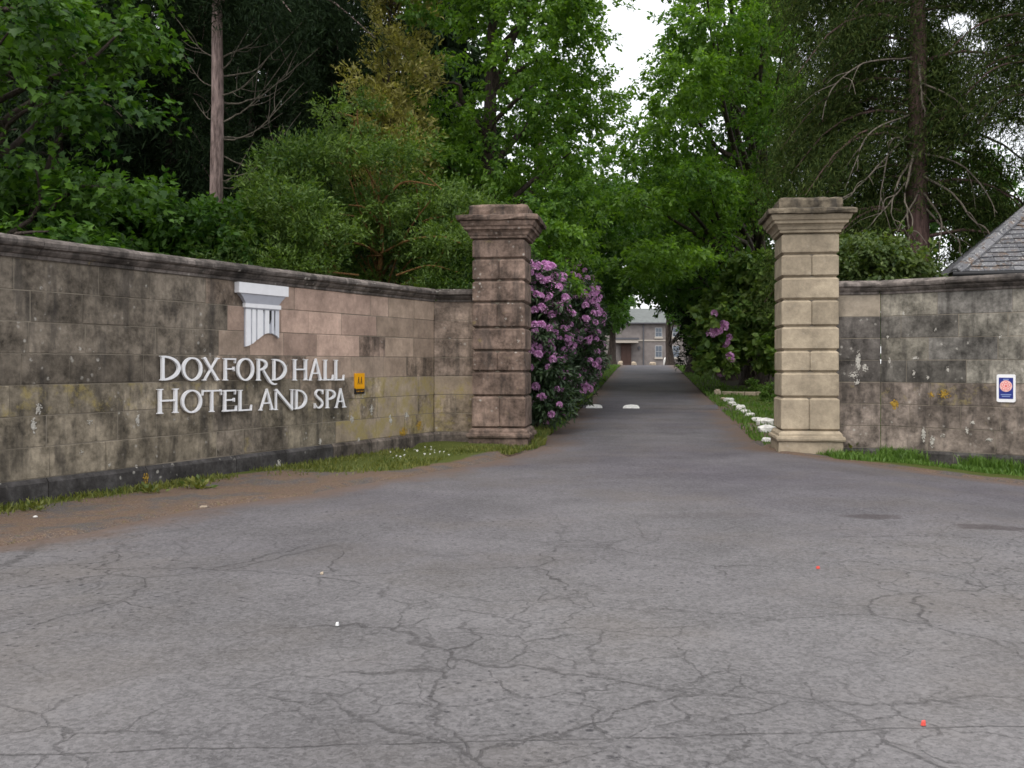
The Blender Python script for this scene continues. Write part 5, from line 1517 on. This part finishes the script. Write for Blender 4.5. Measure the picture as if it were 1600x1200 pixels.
# left wall foot
n = 9000; s = rg.uniform(0, LWL, n); o = .05 + np.abs(rg.normal(size=n)) * .16
keep = vnoise(s, s * 0, .6, 5) > .32 + .15 * rg.random(n); s, o = s[keep], o[keep]
p = LRUN.p0[None] + LRUN.d[None] * s[:, None] + LRUN.n[None] * o[:, None]
A1 = blades(rg, p[:, 0], p[:, 1], .03, .13, .009)
# verge widening towards the dark pillar
n = 60000; Y = rg.uniform(13.0, 19.0, n); X = rg.uniform(-3.6, 1.2, n)
d = xl(Y) - X; dl = dist_left_wall(X, Y)
wmax = np.clip((Y - 12.8) / 2.5, 0, 1)
ok = (d > .35 + .55 * vnoise(X, Y, .5, 6)) & ((dl > .05) | (X > -1.4)) & (dl < 4) & (Y < np.where(X < -.65, 18.0, 17.65) - 0 * X) & (rg.random(n) < wmax * np.clip(2.2 * vnoise(X, Y, .45, 7) - .45, .04, 1))
A2 = blades(rg, X[ok], Y[ok], .02, .1, .009)
n = 5000; Y = rg.uniform(17.4, 21.0, n); X = rg.uniform(.35, 1.0, n); ok = (xl(Y) - X > .02)
A3 = blades(rg, X[ok], Y[ok], .05, .22, .01)
n = 7000; Y = rg.uniform(16.5, 17.65, n); X = rg.uniform(-.9, .8, n); ok = (xl(Y) - X > .03 + .16 * vnoise(X, Y, .3, 12)) & (rg.random(n) < .25 + vnoise(X, Y, .3, 13))
A4 = blades(rg, X[ok], Y[ok], .03, .13, .009)
grass_obj('short patchy grass along the foot of the left wall and round the dark pillar', [A1, A2, A3, A4])
# right wall verge
n = 26000; s = rg.uniform(-.8, 4.6, n); o = .03 + rg.random(n) ** 1.7 * .75
p = RW_C[None] + RW_D[None] * s[:, None] + np.array([RW_D[1], -RW_D[0]])[None] * -1 * -o[:, None]
nn = np.array([RW_D[1], -RW_D[0]]); p = RW_C[None] + RW_D[None] * s[:, None] + nn[None] * o[:, None]
ok = (p[:, 0] - xr(p[:, 1]) > .14) & (p[:, 1] < 16.9)
p = p[ok]; o = o[ok]
tall = vnoise(p[:, 0], p[:, 1], .5, 8)
sp = rg.random(len(o)) < np.clip(1.8 * tall - .5, .06, .8)
B1 = blades(rg, p[sp, 0], p[sp, 1], .03, .12, .009)
sel = (o < .35) & (tall > .42)
sel &= rg.random(len(o)) < .6
B2 = blades(rg, p[sel, 0], p[sel, 1], .08, .3, .011)
n = 1500; X = rg.uniform(5.3, 6.5, n); Y = rg.uniform(16.2, 16.95, n); ok = (X - xr(Y) > .1) & (rg.random(n) < .7)
B3 = blades(rg, X[ok], Y[ok], .04, .2, .01)
grass_obj('lush grass tufts along the foot of the right wall', [B1, B2, B3], 'lawn')
# drive edges and lawn beyond the gate
n = 30000; Y = 18 + rg.random(n) * 24; e = .05 + rg.random(n) ** .9 * 4.2; X = xr(Y) + e
ok = (e > .1) & ~((Y < 18.4) & (X < 6.2) & (X > 4.4)); 
C1 = blades(rg, X[ok], Y[ok], .03, .09, .013)
n = 12000; Y = 19 + rg.random(n) ** 1.2 * 55; e = .02 + rg.random(n) * 1.3; X = np.where(rg.random(n) < .5, xl(Y) - e, xr(Y) + e)
C2 = blades(rg, X, Y, .05, .2, .016)
grass_obj('mown lawn and grass edges along the drive beyond the gate', [C1, C2], 'lawn')
# daisies on the left verge
pos = []
for (px, py, q, sx, sy) in ((640, 711, 12, 60, 7), (690, 715, 5, 22, 4), (622, 722, 4, 10, 3)):
    for _ in range(q):
        X, Y, Zg = ground_at(px + random.gauss(0, sx * .5), py + random.gauss(0, sy * .5))
        if dist_left_wall(X, Y) > .1: pos.append((X, Y, Zg + random.uniform(.05, .09)))
g = Geo()
for (X, Y, Zg) in pos:
    r0 = random.uniform(.011, .018); tx, ty = random.uniform(-.5, .5), random.uniform(-.9, .1)
    for i in range(8):
        a = i * math.pi / 4
        q = [(0, 0), (r0 * math.cos(a - .25), r0 * math.sin(a - .25)), (r0 * 1.15 * math.cos(a), r0 * 1.15 * math.sin(a)), (r0 * math.cos(a + .25), r0 * math.sin(a + .25))]
        g.add([(X + u, Y + v_, Zg + .01 - u * tx - v_ * ty) for u, v_ in q], [(0, 1, 2, 3)])
    g.add([(X - .0015, Y, Zg - .03), (X + .0015, Y, Zg - .03), (X + .0015, Y, Zg + .01), (X - .0015, Y, Zg + .01)], [(0, 1, 2, 3)])
tag(g.build('daisies', M['daisy']), 'white daisies scattered in the grass before the dark pillar', 'flowers', kind='stuff')
def weed(px, py, label, size, seed):
    X, Y, Zg = ground_at(px, py); rg = np.random.default_rng(seed); n = 46
    th = rg.random(n) * 6.28; d = np.stack([np.cos(th), np.sin(th), .3 + rg.random(n) * 1.2], 1)
    pos = np.array([X, Y, Zg]) + unit(d) * (rg.random(n) * size)[:, None]
    v, f, t = place_leaves(LEAF_DIAMOND, pos, d, unit(rg.normal(size=(n, 3)) * .4 + np.array([0, -.3, 1])), np.full(n, size * .45), rg.random(n))
    off = np.array([X, Y, Zg]); o = mesh('weed', v - off, f, M['grass'], None, tuple(off), attrs={'tint': t}); tag(o, label, 'weed', 'weeds at the wall foot')
weed(312, 768, 'leafy weed at the wall foot below the word HOTEL', .2, 1)
weed(58, 802, 'weed at the wall foot near the left border', .14, 2)
weed(238, 775, 'weed beside the yellow lichen spot on the plinth', .16, 3)
weed(1330, 714, 'tall leafy weed where the right wall meets the pale pillar', .26, 4)
